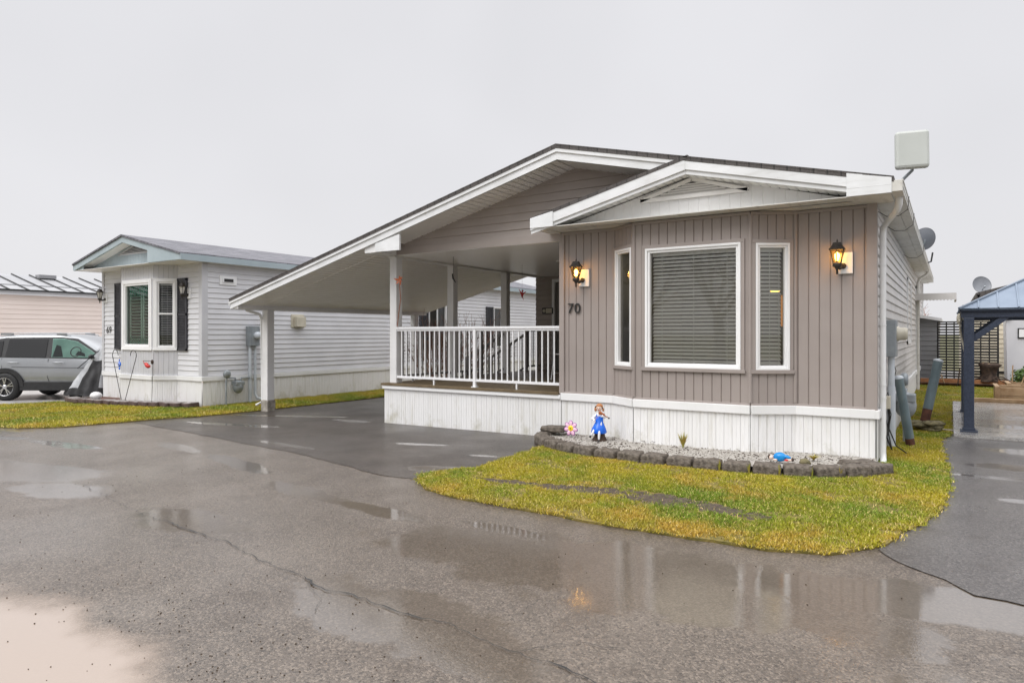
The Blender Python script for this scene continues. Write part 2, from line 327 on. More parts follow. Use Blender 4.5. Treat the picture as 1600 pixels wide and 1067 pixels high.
def asphalt(name, base, base2, r0, r1, puddles=(), bump=.5, film=.8):
    """wet asphalt: stone aggregate, damp film of uneven gloss, puddles = (x, y, rx, ry, rotation, muddy)"""
    m = bpy.data.materials.new(name); m.use_nodes = True; t = m.node_tree; n = t.nodes; l = t.links; bs = n['Principled BSDF']
    tcn = n.new('ShaderNodeTexCoord'); P = tcn.outputs['Object']
    def noise_(s_, d_=5, rg=.6, vec=None):
        q = n.new('ShaderNodeTexNoise'); q.inputs['Scale'].default_value = s_; q.inputs['Detail'].default_value = d_; q.inputs['Roughness'].default_value = rg
        l.new(vec or P, q.inputs['Vector']); return q.outputs[0]
    def mr_(x, a, b, c_, d_, ss=False):
        q = n.new('ShaderNodeMapRange'); q.inputs[1].default_value = a; q.inputs[2].default_value = b; q.inputs[3].default_value = c_; q.inputs[4].default_value = d_
        if ss: q.interpolation_type = 'SMOOTHSTEP'
        l.new(x, q.inputs[0]); return q.outputs[0]
    def math_(op, a, b):
        q = n.new('ShaderNodeMath'); q.operation = op
        for i, v in enumerate((a, b)):
            if isinstance(v, (int, float)): q.inputs[i].default_value = v
            else: l.new(v, q.inputs[i])
        return q.outputs[0]
    def mixc(f, a, b):
        q = n.new('ShaderNodeMix'); q.data_type = 'RGBA'
        if isinstance(f, (int, float)): q.inputs[0].default_value = f
        else: l.new(f, q.inputs[0])
        for i, v in ((6, a), (7, b)):
            if isinstance(v, tuple): q.inputs[i].default_value = (*v, 1)
            else: l.new(v, q.inputs[i])
        return q.outputs[2]
    vo = n.new('ShaderNodeTexVoronoi'); vo.inputs['Scale'].default_value = 95; l.new(P, vo.inputs['Vector'])
    sv = n.new('ShaderNodeSeparateColor'); l.new(vo.outputs['Color'], sv.inputs[0])
    stone = mr_(sv.outputs[0], .5, .9, 0, 1)
    col = mixc(mr_(noise_(1.1, 6), .35, .65, 0, 1), base, base2)
    col = mixc(math_('MULTIPLY', stone, .5), col, tuple(min(.75, q * 2.1) for q in base2))
    col = mixc(math_('MULTIPLY', mr_(sv.outputs[1], .70, .9, 0, 1), .6), col, tuple(q * .28 for q in base))
    col = mixc(mr_(noise_(2.6, 5), .56, .72, 0, .5), col, tuple(q * k_ for q, k_ in zip(base, (.72, .64, .55))))
    h = math_('ADD', math_('MULTIPLY', mr_(vo.outputs[0], 0, .6, 1, 0), .8), math_('MULTIPLY', noise_(160, 2), .5))
    wet = mr_(noise_(.55, 5, .55), .36, .62, 0, 1, True)
    rough = mr_(math_('ADD', math_('MULTIPLY', wet, .8), math_('MULTIPLY', noise_(9, 4), .2)), 0, 1, r0, r1)
    edge = noise_(2.3, 7, .62); bst = bump
    mask = None; mud = None
    for (px, py, rx, ry, rot, md) in puddles:
        mp = n.new('ShaderNodeMapping'); mp.vector_type = 'TEXTURE'
        mp.inputs['Location'].default_value = (px, py, 0); mp.inputs['Rotation'].default_value = (0, 0, R(rot)); mp.inputs['Scale'].default_value = (rx, ry, 1000)
        l.new(P, mp.inputs[0]); ln = n.new('ShaderNodeVectorMath'); ln.operation = 'LENGTH'; l.new(mp.outputs[0], ln.inputs[0])
        dd = math_('ADD', ln.outputs['Value'], math_('MULTIPLY', math_('SUBTRACT', edge, .5), 1.5))
        a_ = mr_(dd, .8, 1.06, 1, 0, True)
        if md == 2:
            dd = math_('ADD', ln.outputs['Value'], math_('MULTIPLY', math_('SUBTRACT', edge, .5), .55)); a_ = mr_(dd, .72, 1.08, 1, 0, True)
            mud = a_ if mud is None else math_('MAXIMUM', mud, a_)
        if md == 1: a_ = math_('MULTIPLY', a_, .82)
        mask = a_ if mask is None else math_('MAXIMUM', mask, a_)
    if mask is not None:
        rough = mixc(mask, rough, (.3, .3, .3)); 
        bb = math_('MULTIPLY', mr_(mask, 0, 1, 1, .05), bump)
        col = mixc(math_('MULTIPLY', mask, .55), col, (.085, .062, .040))
        if mud is not None: col = mixc(math_('MULTIPLY', mud, .9), col, (.36, .27, .205))
    else: bb = bump
    bp = n.new('ShaderNodeBump'); bp.inputs['Distance'].default_value = .006
    if isinstance(bb, (int, float)): bp.inputs['Strength'].default_value = bb
    else: l.new(bb, bp.inputs['Strength'])
    l.new(h, bp.inputs['Height']); l.new(bp.outputs[0], bs.inputs['Normal'])
    bs.inputs['Coat Weight'].default_value = film; bs.inputs['Coat Roughness'].default_value = .16; bs.inputs['Coat IOR'].default_value = 1.45
    b2 = n.new('ShaderNodeBump'); b2.inputs['Distance'].default_value = .006; b2.inputs['Strength'].default_value = .12
    l.new(h, b2.inputs['Height']); l.new(b2.outputs[0], bs.inputs['Coat Normal'])
    l.new(mr_(wet, 0, 1, film * .45, film), bs.inputs['Coat Weight'])
    if mask is not None:
        l.new(mr_(mask, .1, .9, .17, .035), bs.inputs['Coat Roughness']); l.new(mr_(mask, 0, 1, 1.42, 2.7), bs.inputs['Coat IOR'])
        l.new(mr_(mask, 0, 1, .12, .012), b2.inputs['Strength'])
        l.new(math_('MAXIMUM', mr_(wet, 0, 1, film * .45, film), mask), bs.inputs['Coat Weight'])
    l.new(col, bs.inputs['Base Color']); l.new(rough, bs.inputs['Roughness']); bs.inputs['Specular IOR Level'].default_value = .6
    bs.inputs['IOR'].default_value = 1.45
    return m
#@@PUDDLES
ROADP = [(-.1, 4.42, 1.25, .36, 14, 0), (-1.7, 3.95, 2.0, .62, 5, 1), (.15, 3.2, .4, .35, 0, 1), (-2.9, 4.34, .5, .10, -5, 0), (-4.1, 4.25, .6, .13, -5, 0),
         (-5.3, 4.4, .8, .16, -10, 1), (-4.75, 5.85, .42, .16, 25, 0), (-7.2, 5.0, 1.1, .16, -12, 0), (-9.0, 5.3, .8, .14, -10, 1), (-5.3, 3.2, .7, .3, 0, 1), (-2.4, 2.7, 1.0, .35, -5, 1),
         (-10.6, 4.6, 1.0, .16, 5, 0), (-12.6, 4.3, .9, .25, 20, 0), (-9.5, 3.2, 2.2, .5, 15, 1), (-4.0, 1.0, 1.75, .86, 3, 2), (-14.5, 4.0, 2.5, .8, 15, 1), (-7.4, 3.2, .7, .3, 10, 1)]
M['road'] = asphalt('wet_road_asphalt', (.074, .057, .044), (.128, .104, .083), .45, .3, ROADP, .8, .55)
M['drive'] = asphalt('dark_driveway_asphalt', (.030, .023, .018), (.060, .047, .038), .45, .3,
                     [(-4.85, 5.95, .42, .17, 20, 0), (-6.2, 7.2, .4, .09, 15, 0), (-4.9, 6.9, .2, .06, 10, 0), (-7.8, 6.2, .7, .1, -5, 1), (-10.8, 8.5, 1.6, .12, 20, 0), (-10.4, 7.2, 1.2, .15, 10, 0), (-9, 8.6, .5, .14, 0, 1)], .7, .3)
M['path'] = asphalt('smooth_path_asphalt', (.058, .051, .048), (.092, .083, .078), .4, .25,
                    [(.6, 9.35, .6, .22, 0, 0), (.45, 8.6, .45, .10, 0, 0), (.62, 7.5, .25, .10, 0, 0), (1.3, 10.6, .9, .4, 0, 0), (.85, 6.2, .3, .12, 0, 0)], .6, .45)
M['slab'] = asphalt('wet_concrete_slab', (.33, .31, .29), (.43, .41, .385), .3, .08, [(.9, 13.0, .9, .25, 0, 0), (1.6, 14.6, 1.0, .3, 0, 0), (.8, 12.2, .8, .12, 0, 1)], .1)

def blade_mat():
    m = bpy.data.materials.new('grass_blades'); m.use_nodes = True; n = m.node_tree.nodes; l = m.node_tree.links; b = n['Principled BSDF']
    a = n.new('ShaderNodeAttribute'); a.attribute_name = 'tint'; l.new(a.outputs['Color'], b.inputs['Base Color'])
    b.inputs['Roughness'].default_value = .5; b.inputs['Specular IOR Level'].default_value = .3
    return m
M['blade'] = blade_mat()
M['turf'] = mat('turf_soil', (.10, .085, .015), .9, (.22, .16, .04), 9, bump=1, bscale=50)

# ------------------------------------------------------------------ siding builder
def clip(poly, f):
    o = []; n = len(poly)
    for i in range(n):
        a, b = poly[i], poly[(i + 1) % n]; fa, fb = f(a), f(b)
        if fa >= 0: o.append(a)
        if fa * fb < 0:
            t = fa / (fa - fb); o.append((a[0] + (b[0] - a[0]) * t, a[1] + (b[1] - a[1]) * t))
    return o
LAP = lambda p, d=.016: (p, [(0, 0), (.006 / p, d * .85), (.012 / p, d), (.55, d * .45), (1, .002)])
VERT = lambda p, g=.012: (p, [(0, -g), (.008 / p, 0), (1 - .008 / p, 0), (1, -g)])
RIB = lambda p: (p, [(0, 0), (.12, .0045), (.45, .0045), (.5, .0), (.56, .0035), (.9, .0035), (.95, 0), (1, -.004)])
def siding(mb, p0, p1, outline, prof, mode='lap', holes=(), off=0., phase=0., m=0):
    """p0,p1: wall base line in plan; outline: convex polygon in (u along the wall, z); outward normal = right of p0->p1"""
    p0 = Vector((p0[0], p0[1])); p1 = Vector((p1[0], p1[1])); d = (p1 - p0).normalized(); nr = Vector((d.y, -d.x))
    pitch, pf = prof; ax = 1 if mode == 'lap' else 0
    lo = min(q[ax] for q in outline); hi = max(q[ax] for q in outline)
    cuts = []; k = math.floor((lo - phase) / pitch)
    while phase + k * pitch < hi:
        for i in range(len(pf) - 1): cuts.append((phase + (k + pf[i][0]) * pitch, phase + (k + pf[i + 1][0]) * pitch, pf[i][1], pf[i + 1][1]))
        k += 1
    hc = sorted({h[i] for h in holes for i in ((2, 3) if ax == 1 else (0, 1))})
    for a, b, da, db in cuts:
        a0, b0 = a, b
        if b <= lo or a >= hi: continue
        pts = [a0] + [c for c in hc if a0 < c < b0] + [b0]
        for s0, s1 in zip(pts, pts[1:]):
            mid = (s0 + s1) / 2; segs = [(-1e3, 1e3)]
            for h in holes:
                ha, hb, oa, ob = (h[2], h[3], h[0], h[1]) if ax == 1 else (h[0], h[1], h[2], h[3])
                if ha < mid < hb:
                    ns = []
                    for q0, q1 in segs:
                        if ob <= q0 or oa >= q1: ns.append((q0, q1))
                        else:
                            if q0 < oa: ns.append((q0, oa))
                            if ob < q1: ns.append((ob, q1))
                    segs = ns
            for q0, q1 in segs:
                pl = list(outline); o_ = 1 - ax
                for fn in (lambda p: p[ax] - s0, lambda p: s1 - p[ax], lambda p: p[o_] - q0, lambda p: q1 - p[o_]):
                    pl = clip(pl, fn)
                    if len(pl) < 3: break
                if len(pl) < 3: continue
                ar = sum(pl[i][0] * pl[(i + 1) % len(pl)][1] - pl[(i + 1) % len(pl)][0] * pl[i][1] for i in range(len(pl)))
                if abs(ar) < 1e-7: continue
                if ar < 0: pl = pl[::-1]
                vs = []
                for u, z in pl:
                    tt = ((u, z)[ax] - a0) / (b0 - a0); dp = da + (db - da) * tt + off
                    q = p0 + d * u + nr * dp; vs.append((q.x, q.y, z))
                mb.face(vs, m)
def rect(u0, u1, z0, z1): return [(u0, z0), (u1, z0), (u1, z1), (u0, z1)]

# frames on a wall frame (p0, direction), u/z rect; depth outward
class WF:
    def __init__(s, p0, p1):
        s.p0 = Vector((p0[0], p0[1], 0)); s.d = (Vector((p1[0], p1[1], 0)) - s.p0).normalized(); s.n = Vector((s.d.y, -s.d.x, 0))
        s.M = Matrix((s.d, -s.n, Vector((0, 0, 1)))).transposed().to_4x4(); s.M.translation = s.p0   # local x=u, y=inward, z
    def box(s, mb, u0, u1, i0, i1, z0, z1, m=0):
        Mx = s.M @ Matrix.Translation(((u0 + u1) / 2, (i0 + i1) / 2, (z0 + z1) / 2)); mb.obox(Mx, u1 - u0, i1 - i0, z1 - z0, m)
    def P(s, u, i, z): return s.M @ Vector((u, i, z))
def window(wf, u0, u1, z0, z1, parent, fw=.06, blinds=25, trim=None, glassm='glass', bars=(), tilt=20, reveal=.035, fm='frame', shutters_in=False, name='window'):
    mb = MB()
    if trim:
        k = .045; a, b = -.022, .03
        wf.box(mb, u0 - k, u1 + k, a, b, z1, z1 + k); wf.box(mb, u0 - k - .01, u1 + k + .01, a - .012, b, z0 - k, z0)
        wf.box(mb, u0 - k, u0, a, b, z0, z1); wf.box(mb, u1, u1 + k, a, b, z0, z1)
        mb.build('window_trim', trim, parent, bevel=.004)
    mb = MB()
    for (a, b, i0, i1) in ((0, fw * .5, -.03, .07), (fw * .5, fw, -.012, .065)):
        wf.box(mb, u0 + a, u1 - a, i0, i1, z1 - b, z1 - a); wf.box(mb, u0 + a, u1 - a, i0, i1, z0 + a, z0 + b)
        wf.box(mb, u0 + a, u0 + b, i0, i1, z0 + b, z1 - b); wf.box(mb, u1 - b, u1 - a, i0, i1, z0 + b, z1 - b)
    for (k, p) in bars:
        if k == 'h': wf.box(mb, u0 + fw, u1 - fw, -.008, .05, p - .018, p + .018)
        else: wf.box(mb, p - .018, p + .018, -.008, .05, z0 + fw, z1 - fw)
    fr = mb.build(name, M[fm], parent, bevel=.004)
    mb = MB(); u_, v_ = u0 + fw, u1 - fw
    mb.face([wf.P(u_, reveal, z0 + fw), wf.P(v_, reveal, z0 + fw), wf.P(v_, reveal, z1 - fw), wf.P(u_, reveal, z1 - fw)])
    mb.build('pane', M[glassm], fr)
    if blinds:
        mb = MB(); hgt = z1 - z0 - 2 * fw; st = hgt / blinds
        if shutters_in:
            for (s0, s1) in ((u_ , (u_ + v_) / 2 + .04), ((u_ + v_) / 2 + .08, v_)):
                wf.box(mb, s0, s0 + .05, .09, .12, z0 + fw, z1 - fw); wf.box(mb, s1 - .05, s1, .09, .12, z0 + fw, z1 - fw)
        for i in range(blinds):
            z = z0 + fw + st * (i + .5) + rnd.uniform(-.001, .001)
            Mx = wf.M @ Matrix.Translation(((u_ + v_) / 2, .115, z)) @ Matrix.Rotation(R(tilt + rnd.uniform(-2, 2)), 4, 'X')
            mb.obox(Mx, v_ - u_ - .012, .05 if not shutters_in else .06, .003 if not shutters_in else .012)
        if not shutters_in:
            for q in (.12, .5, .88): wf.box(mb, u_ + (v_ - u_) * q - .003, u_ + (v_ - u_) * q + .003, .088, .091, z0 + fw, z1 - fw)
            wf.box(mb, u_, v_, .09, .14, z1 - fw - .04, z1 - fw)
        mb.build('blinds', M['blind'], fr)
    return fr

# ------------------------------------------------------------------ text digits as thick serif strokes
def digits(parent, wf, u, z, text, h, m, slant=.12, name='house_number', th=.016, sp=.62):
    cu = bpy.data.curves.new('t', 'FONT'); cu.body = text; cu.size = h / .72; cu.extrude = th / 2; cu.bevel_depth = .0; cu.shear = slant; cu.space_character = 1.08; cu.offset = .0
    tmp = bpy.data.objects.new('t', cu); COL.objects.link(tmp)
    dg = bpy.context.evaluated_depsgraph_get(); me = bpy.data.meshes.new_from_object(tmp.evaluated_get(dg))
    bpy.data.objects.remove(tmp); me.materials.clear(); me.materials.append(m)
    off = root_off(parent)
    Mx = Matrix.Translation(-off) @ wf.M @ Matrix.Translation((u, -.02, z)) @ Matrix.Rotation(R(90), 4, 'X')
    me.transform(Mx); o = bpy.data.objects.new(name, me); COL.objects.link(o); o.parent = parent; return o

# ================================================================== GROUND
def sheet(name, pts, m, dz=0., kind='structure', thick=0, label=None, cat=None, sub=.5):
    """ground sheet clipped to a grid so that it follows the slight fall of the ground"""
    xs = [p[0] for p in pts]; ys = [p[1] for p in pts]
    bm = bmesh.new(); vs = [bm.verts.new((x, y, 0)) for x, y in pts]; f = bm.faces.new(vs)
    if f.normal.z < 0: f.normal_flip()
    for xx in (-20, -12, -1, -1.5, -.7):
        g = bm.verts[:] + bm.edges[:] + bm.faces[:]; bmesh.ops.bisect_plane(bm, geom=g, plane_co=(xx, 0, 0), plane_no=(1, 0, 0))
    for yy in (14, 20):
        g = bm.verts[:] + bm.edges[:] + bm.faces[:]; bmesh.ops.bisect_plane(bm, geom=g, plane_co=(0, yy, 0), plane_no=(0, 1, 0))
    bmesh.ops.triangulate(bm, faces=bm.faces[:])
    for v in bm.verts: v.co.z = gz(v.co.x, v.co.y) + dz
    if thick:
        ed = [e_ for e_ in bm.edges if e_.is_boundary]; r_ = bmesh.ops.extrude_edge_only(bm, edges=ed)
        for v in [q for q in r_['geom'] if isinstance(q, bmesh.types.BMVert)]: v.co.z -= thick
    bmesh.ops.recalc_face_normals(bm, faces=bm.faces[:])
    up = sum(f_.normal.z for f_ in bm.faces)
    if up < 0: bmesh.ops.reverse_faces(bm, faces=bm.faces[:])
    me = bpy.data.meshes.new(name); bm.to_mesh(me); bm.free(); me.materials.append(m)
    o = bpy.data.objects.new(name, me); COL.objects.link(o)
    if kind: o['kind'] = kind
    tag(o, label, cat); return o
def wob(pts, step=.12, amp=.03, closed=True, seed=0):
    """densify an outline and roughen it"""
    o = []; n = len(pts)
    for i in range(n if closed else n - 1):
        a = Vector(pts[i]); b = Vector(pts[(i + 1) % n]); k = max(1, int((b - a).length / step)); nn = Vector((-(b - a).y, (b - a).x)).normalized()
        for j in range(k):
            p = a + (b - a) * (j / k); q = noise.noise(Vector((p.x * 2.3, p.y * 2.3, seed))) * amp * 2 + noise.noise(Vector((p.x * 9, p.y * 9, seed))) * amp
            o.append(tuple(p + nn * q))
    return o
def smooth(pts, it=2):
    for _ in range(it):
        q = []
        for i in range(len(pts)):
            a, b = pts[i], pts[(i + 1) % len(pts)]
            q += [(a[0] * .75 + b[0] * .25, a[1] * .75 + b[1] * .25), (a[0] * .25 + b[0] * .75, a[1] * .25 + b[1] * .75)]
        pts = q
    return pts
mb = MB(); mb.box(-900, 900, -900, 900, -1.2, -.42); mb.build('ground', M['soil_ground'])['kind'] = 'structure'
sheet('road', [(-60, -25), (25, -25), (25, 30), (-60, 30)], M['road'], 0)
road = bpy.data.objects['road']
DRV = [(-4.3, 5.5), (-4.3, 9.5), (-4.3, 20), (-12.2, 20), (-12.1, 9), (-12.3, 7.4), (-12.6, 6.5), (-10, 6.2), (-7, 5.8), (-5.2, 5.35)]
sheet('driveway', wob(DRV, .2, .03), M['drive'], .004)
PATH = [(-.42, 5.3), (-.12, 4.95), (.12, 4.70), (.4, 4.64), (1.2, 4.66), (8, 4.7), (8, 11.75), (-.3, 11.75)]
sheet('path', wob(PATH, .1, .035), M['path'], .006)
sheet('patio_slab', [(.04, 11.7), (8, 11.7), (8, 16.6), (.04, 16.6)], M['slab'], .05, thick=.06)
sheet('neighbour_driveway', [(-18.7, 6.8), (-13, 9.5), (-18, 26), (-28.8, 26), (-28.8, -3), (-23, 1.5)], M['door_in'], .004)
mb = MB()
for yy in (13.4, 15.1): mb.box(.05, 8, yy, yy + .012, .1, .1015 if False else .055 + gz(1, yy) , 0)
mb2 = MB()
def ribbon(mb, pts, wd, dz, seed=0):
    P_ = []
    for i in range(len(pts) - 1):
        a = Vector(pts[i]); b = Vector(pts[i + 1]); k = max(2, int((b - a).length / .05))
        for j in range(k): P_.append(a + (b - a) * j / k)
    prev = None
    for i, p in enumerate(P_[:-1]):
        d = (P_[i + 1] - p).normalized(); nn = Vector((-d.y, d.x)); j = noise.noise(Vector((p.x * 3, p.y * 3, seed))) * .06 + noise.noise(Vector((p.x * 14, p.y * 14, seed))) * .03
        ww = wd * (.35 + abs(noise.noise(Vector((p.x * 7, p.y * 7, 5 + seed)))) * 2.2)
        a, b = p + nn * (j - ww), p + nn * (j + ww); z = gz(p.x) + dz
        cur = ((a.x, a.y, z), (b.x, b.y, z))
        if prev: mb.face([prev[0], cur[0], cur[1], prev[1]])
        prev = cur
M['crack'] = mat('crack_tar', (.012, .011, .010), .5, (.03, .027, .024), 20)
for pts, wd in (([(-5.6, 3.1), (-4.2, 2.95), (-3.2, 2.75), (-2.3, 2.75), (-1.7, 2.68), (-1.0, 2.6), (-.3, 2.5), (.4, 2.35)], .0045), ([(-3.3, 2.78), (-3.0, 2.62), (-2.85, 2.4)], .002), ([(-1.72, 2.68), (-1.5, 2.9), (-1.2, 3.0)], .002), ([(-4.5, 3.0), (-4.7, 2.8), (-4.6, 2.6)], .002), ([(-7.5, 3.4), (-6.6, 3.25), (-5.6, 3.1)], .002),
                ([(-6.8, 1.2), (-5.6, 1.05), (-5.2, .9)], .004)):
    mb = MB(); ribbon(mb, pts, wd, .009, len(pts)); mb.build('crack', M['crack'], road)

# lawns -----------------------------------------------------------
LAWN1 = [(-4.62, 5.30), (-4.3, 5.08), (-3.94, 4.97), (-3.4, 4.92), (-2.87, 4.89), (-1.99, 4.84), (-1.06, 4.86), (-.68, 5.0), (-.38, 5.42), (-.2, 6.1), (-.06, 6.8), (.0, 8.0), (-.02, 8.9),
         (-.1, 10.3), (-.12, 11.3), (.0, 11.72), (.03, 16.6), (.03, 16.75), (4.5, 16.75), (4.5, 20.6), (-.7, 20.6), (-.7, 8.8), (-.7, 8.2), (-1.02, 7.6), (-1.6, 7.42), (-2.28, 7.42), (-3.04, 7.44), (-3.94, 7.58), (-4.66, 8.1), (-4.62, 7.7), (-4.55, 6.9), (-4.5, 6.2), (-4.85, 5.6)]
LAWN2 = [(-30, -4.5), (-20, 1.3), (-13.95, 4.9), (-13.2, 5.05), (-12.75, 5.5), (-12.6, 6.1), (-12.4, 6.9), (-12.12, 7.6), (-11.98, 8.6), (-11.95, 12.3), (-11.95, 24), (-13.68, 24), (-13.68, 8.6), (-13.75, 8.45), (-14.6, 8.3), (-15.6, 8.2), (-18.2, 7.75), (-18.5, 6.9), (-19.5, 6.0), (-26, 1.8)]
sheet('lawn_by_the_driveway', wob(LAWN1, .12, .02, seed=1), M['turf'], .02, thick=.04)
bpy.data.objects['lawn_by_the_driveway'].name = 'lawn'
sheet('lawn', wob(LAWN2, .15, .02, seed=2), M['turf'], .02, thick=.04)
def inpoly(P_, x, y):
    c = np.zeros(x.shape, bool); n = len(P_)
    for i in range(n):
        x1, y1 = P_[i]; x2, y2 = P_[(i + 1) % n]
        if y1 == y2: continue
        c ^= ((y1 > y) != (y2 > y)) & (x < (x2 - x1) * (y - y1) / (y2 - y1) + x1)
    return c
def fbm(x, y, s, seed):
    rs = np.random.RandomState(seed); o = np.zeros_like(x); a = 1; tot = 0
    for k in range(5):
        for _ in range(3):
            th = rs.rand() * 6.28; ph = rs.rand() * 6.28; f = s * (1.0 + .5 * rs.rand())
            o += a * np.sin((x * math.cos(th) + y * math.sin(th)) * f + ph + 1.3 * np.sin((y * math.cos(th) - x * math.sin(th)) * f * .7 + ph)); tot += a
        s *= 2.1; a *= .62
    return o / tot * 1.6
def rutf(x, y):      # bare tyre rut across the front lawn
    yc = 5.80 - .045 * (x + 2.8) ** 2 + .04 * np.sin(x * 2.1)
    wd = .15 * np.clip(1.15 - np.abs(x + 2.4) * .55, .2, 1)
    return (np.abs(y - yc) < wd * (.95 + 1.2 * fbm(x, y, 7., 77))) & (x > -4.15) & (x < -1.2)
def grass(name, P_, dens, hgt, seed, label, box=None, kind=None):
    rs = np.random.RandomState(seed); xs = [p[0] for p in P_]; ys = [p[1] for p in P_]
    b = box or (min(xs) - .05, max(xs) + .05, min(ys) - .05, max(ys) + .05)
    n = int((b[1] - b[0]) * (b[3] - b[2]) * dens); x = rs.uniform(b[0], b[1], n); y = rs.uniform(b[2], b[3], n)
    jx = x + rs.normal(0, .022, n) + .05 * fbm(x, y, 11., seed + 70); jy = y + rs.normal(0, .03, n) + .06 * fbm(x, y, 13., seed + 71); k = inpoly(P_, jx, jy); x, y = x[k], y[k]
    k = ~rutf(x, y) | (rs.rand(len(x)) < .12) if seed == 1 else np.ones(len(x), bool)
    x, y = x[k], y[k]
    C = fbm(x, y, 4.2, seed + 40) + .5 * fbm(x, y, 16., seed + 50); k = rs.rand(len(x)) < np.clip(1.15 - 2.2 * np.clip(C - .12, 0, 1), .10, 1); x, y = x[k], y[k]
    if kind == 'near':      # thin with distance from the viewer
        dist = np.hypot(x, y); k = rs.rand(len(x)) < np.clip((9. / dist) ** 1.4, .12, 1); x, y = x[k], y[k]
    n = len(x); z = np.array([gz(a, c) for a, c in zip(x, y)]) + .018
    A = fbm(x, y, 1.5, seed); B = fbm(x, y, 3.4, seed + 9); g = rs.rand(n)
    green = np.array([.16, .24, .012]); yel = np.array([.43, .36, .02]); org = np.array([.48, .31, .04]); strw = np.array([.72, .55, .22])
    t = np.clip(.5 + .9 * A + .25 * (g - .5), 0, 1)[:, None]; c = green * (1 - t) + yel * t
    u = np.clip((B - .12) * 1.1 + (g - .5) * .6, 0, .8)[:, None]
    if seed == 1:   # dry, orange turf at the kerb end of the lawn
        u = np.clip(u + np.clip((5.30 - y) * 1.2, 0, .5)[:, None] * (x < 0)[:, None], 0, 1)
    c = c * (1 - u) + org * u
    s_ = (rs.rand(n) < .10)[:, None]; c = np.where(s_, strw, c); dk = (rs.rand(n) < .12)[:, None]; c = np.where(dk, c * .45, c)
    c *= rs.uniform(.75, 1.25, (n, 1))
    h = hgt * rs.uniform(.5, 1.25, n); th = rs.uniform(0, 6.28, n); lean = rs.uniform(.3, 1.3, n) * h; ph = rs.uniform(0, 6.28, n); wd = rs.uniform(.0020, .0040, n) * (1.6 if hgt > .03 else 1.15)
    v = np.zeros((n, 3, 3)); dx, dy = np.cos(th) * wd, np.sin(th) * wd
    v[:, 0] = np.stack([x - dx, y - dy, z], 1); v[:, 1] = np.stack([x + dx, y + dy, z], 1); v[:, 2] = np.stack([x + np.cos(ph) * lean, y + np.sin(ph) * lean, z + h], 1)
    me = bpy.data.meshes.new(name); me.vertices.add(3 * n); me.vertices.foreach_set('co', v.ravel()); me.loops.add(3 * n); me.loops.foreach_set('vertex_index', np.arange(3 * n))
    me.polygons.add(n); me.polygons.foreach_set('loop_start', np.arange(0, 3 * n, 3)); me.polygons.foreach_set('loop_total', np.full(n, 3)); me.update()
    at = me.attributes.new('tint', 'FLOAT_COLOR', 'POINT'); cc = np.ones((3 * n, 4)); cc[:, :3] = np.repeat(c, 3, 0); at.data.foreach_set('color', cc.ravel())
    me.materials.append(M['blade']); o = bpy.data.objects.new(name, me); COL.objects.link(o); tag(o, label, 'grass', kind='stuff'); return o
grass('grass', LAWN1, 22000, .022, 1, 'yellow and green turf between the road and the taupe home', kind='near', box=(-4.9, 4.6, 4.8, 20.6))
grass('grass', LAWN2, 5200, .04, 2, 'bright yellow green turf along the driveway of the pale grey home', box=(-22, -11.9, 0, 24))
# bare rut soil with crumbs
mb = MB()
xs = np.linspace(-4.15, -1.2, 90)
for i in range(89):
    for j in range(4):
        pts = []
        for (a, c) in ((i, j), (i + 1, j), (i + 1, j + 1), (i, j + 1)):
            x = xs[a]; yc = 5.80 - .045 * (x + 2.8) ** 2 + .04 * math.sin(x * 2.1); wd = .15 * min(1, max(.2, 1.15 - abs(x + 2.4) * .55))
            y = yc + 1.7 * wd * (c / 2 - 1) + noise.noise(Vector((x * 8, c, 0))) * .05
            pts.append((x, y, gz(x) + .024 + (noise.noise(Vector((x * 20, y * 20, 0))) * .016 + .003 if 0 < c < 4 else -.008)))
        mb.face(pts)
tag(mb.build('bare_soil_rut', M['dirt']), kind='structure')
# grit on the road
rs = np.random.RandomState(4); mb = MB()
for i in range(650):
    if i < 420: x = rs.normal(-3.35, .9); y = rs.normal(1.75, .42)
    else: x = rs.uniform(-8, .5); y = rs.uniform(1.2, 4.6)
    if ((x + 4.0) / 1.75) ** 2 + ((y - 1.0) / .86) ** 2 < .9 and rs.rand() < .8: continue
    s_ = rs.uniform(.002, .0065); mb.ball((x, y, gz(x) + s_ * .4), (s_, s_ * rs.uniform(.5, 1), s_ * .6), 0, 5, 3)
tag(mb.build('road_grit', M['dirt']), 'dark wet grit and leaf crumbs scattered on the road', 'grit', kind='stuff')

# ================================================================== HOME 70
YF = 8.74; XR = -.72; XL = -4.81; XP = -8.35; YB = 13.9; YE = 23.4
home = thing('mobile_home', (-4.5, 8.74, 0), 'taupe and white mobile home numbered 70 with covered porch and attached carport', 'mobile home')
bay = [(XL, YF), (-3.97, YF), (-3.55, 8.45), (-2.04, 8.45), (-1.58, YF), (XR, YF)]
def zroof(x): return 4.10 + .26 * (x + 4.58) if x < -4.58 else 4.10 - .2376 * (x + 4.58)
ZS, ZC = .66, 3.0
# window openings (u from facet start)
W1 = WF(bay[1], bay[2]); W2 = WF(bay[2], bay[3]); W3 = WF(bay[3], bay[4])
holes = [[], [(.06, .47, 1.06, 2.66)], [(.165, 1.40, 1.06, 2.62)], [(.06, .47, 1.06, 2.60)], []]
mb = MB()
for i in range(5):
    a, b = bay[i], bay[i + 1]; ln = math.dist(a, b)
    siding(mb, a, b, rect(0, ln, ZS - .035, ZC), VERT([.12, .105, .116, .105, .12][i], .012), 'v', holes[i], phase=[0, 0, .0, 0, .03][i])
mb.build('front_wall', M['taupe'], home)
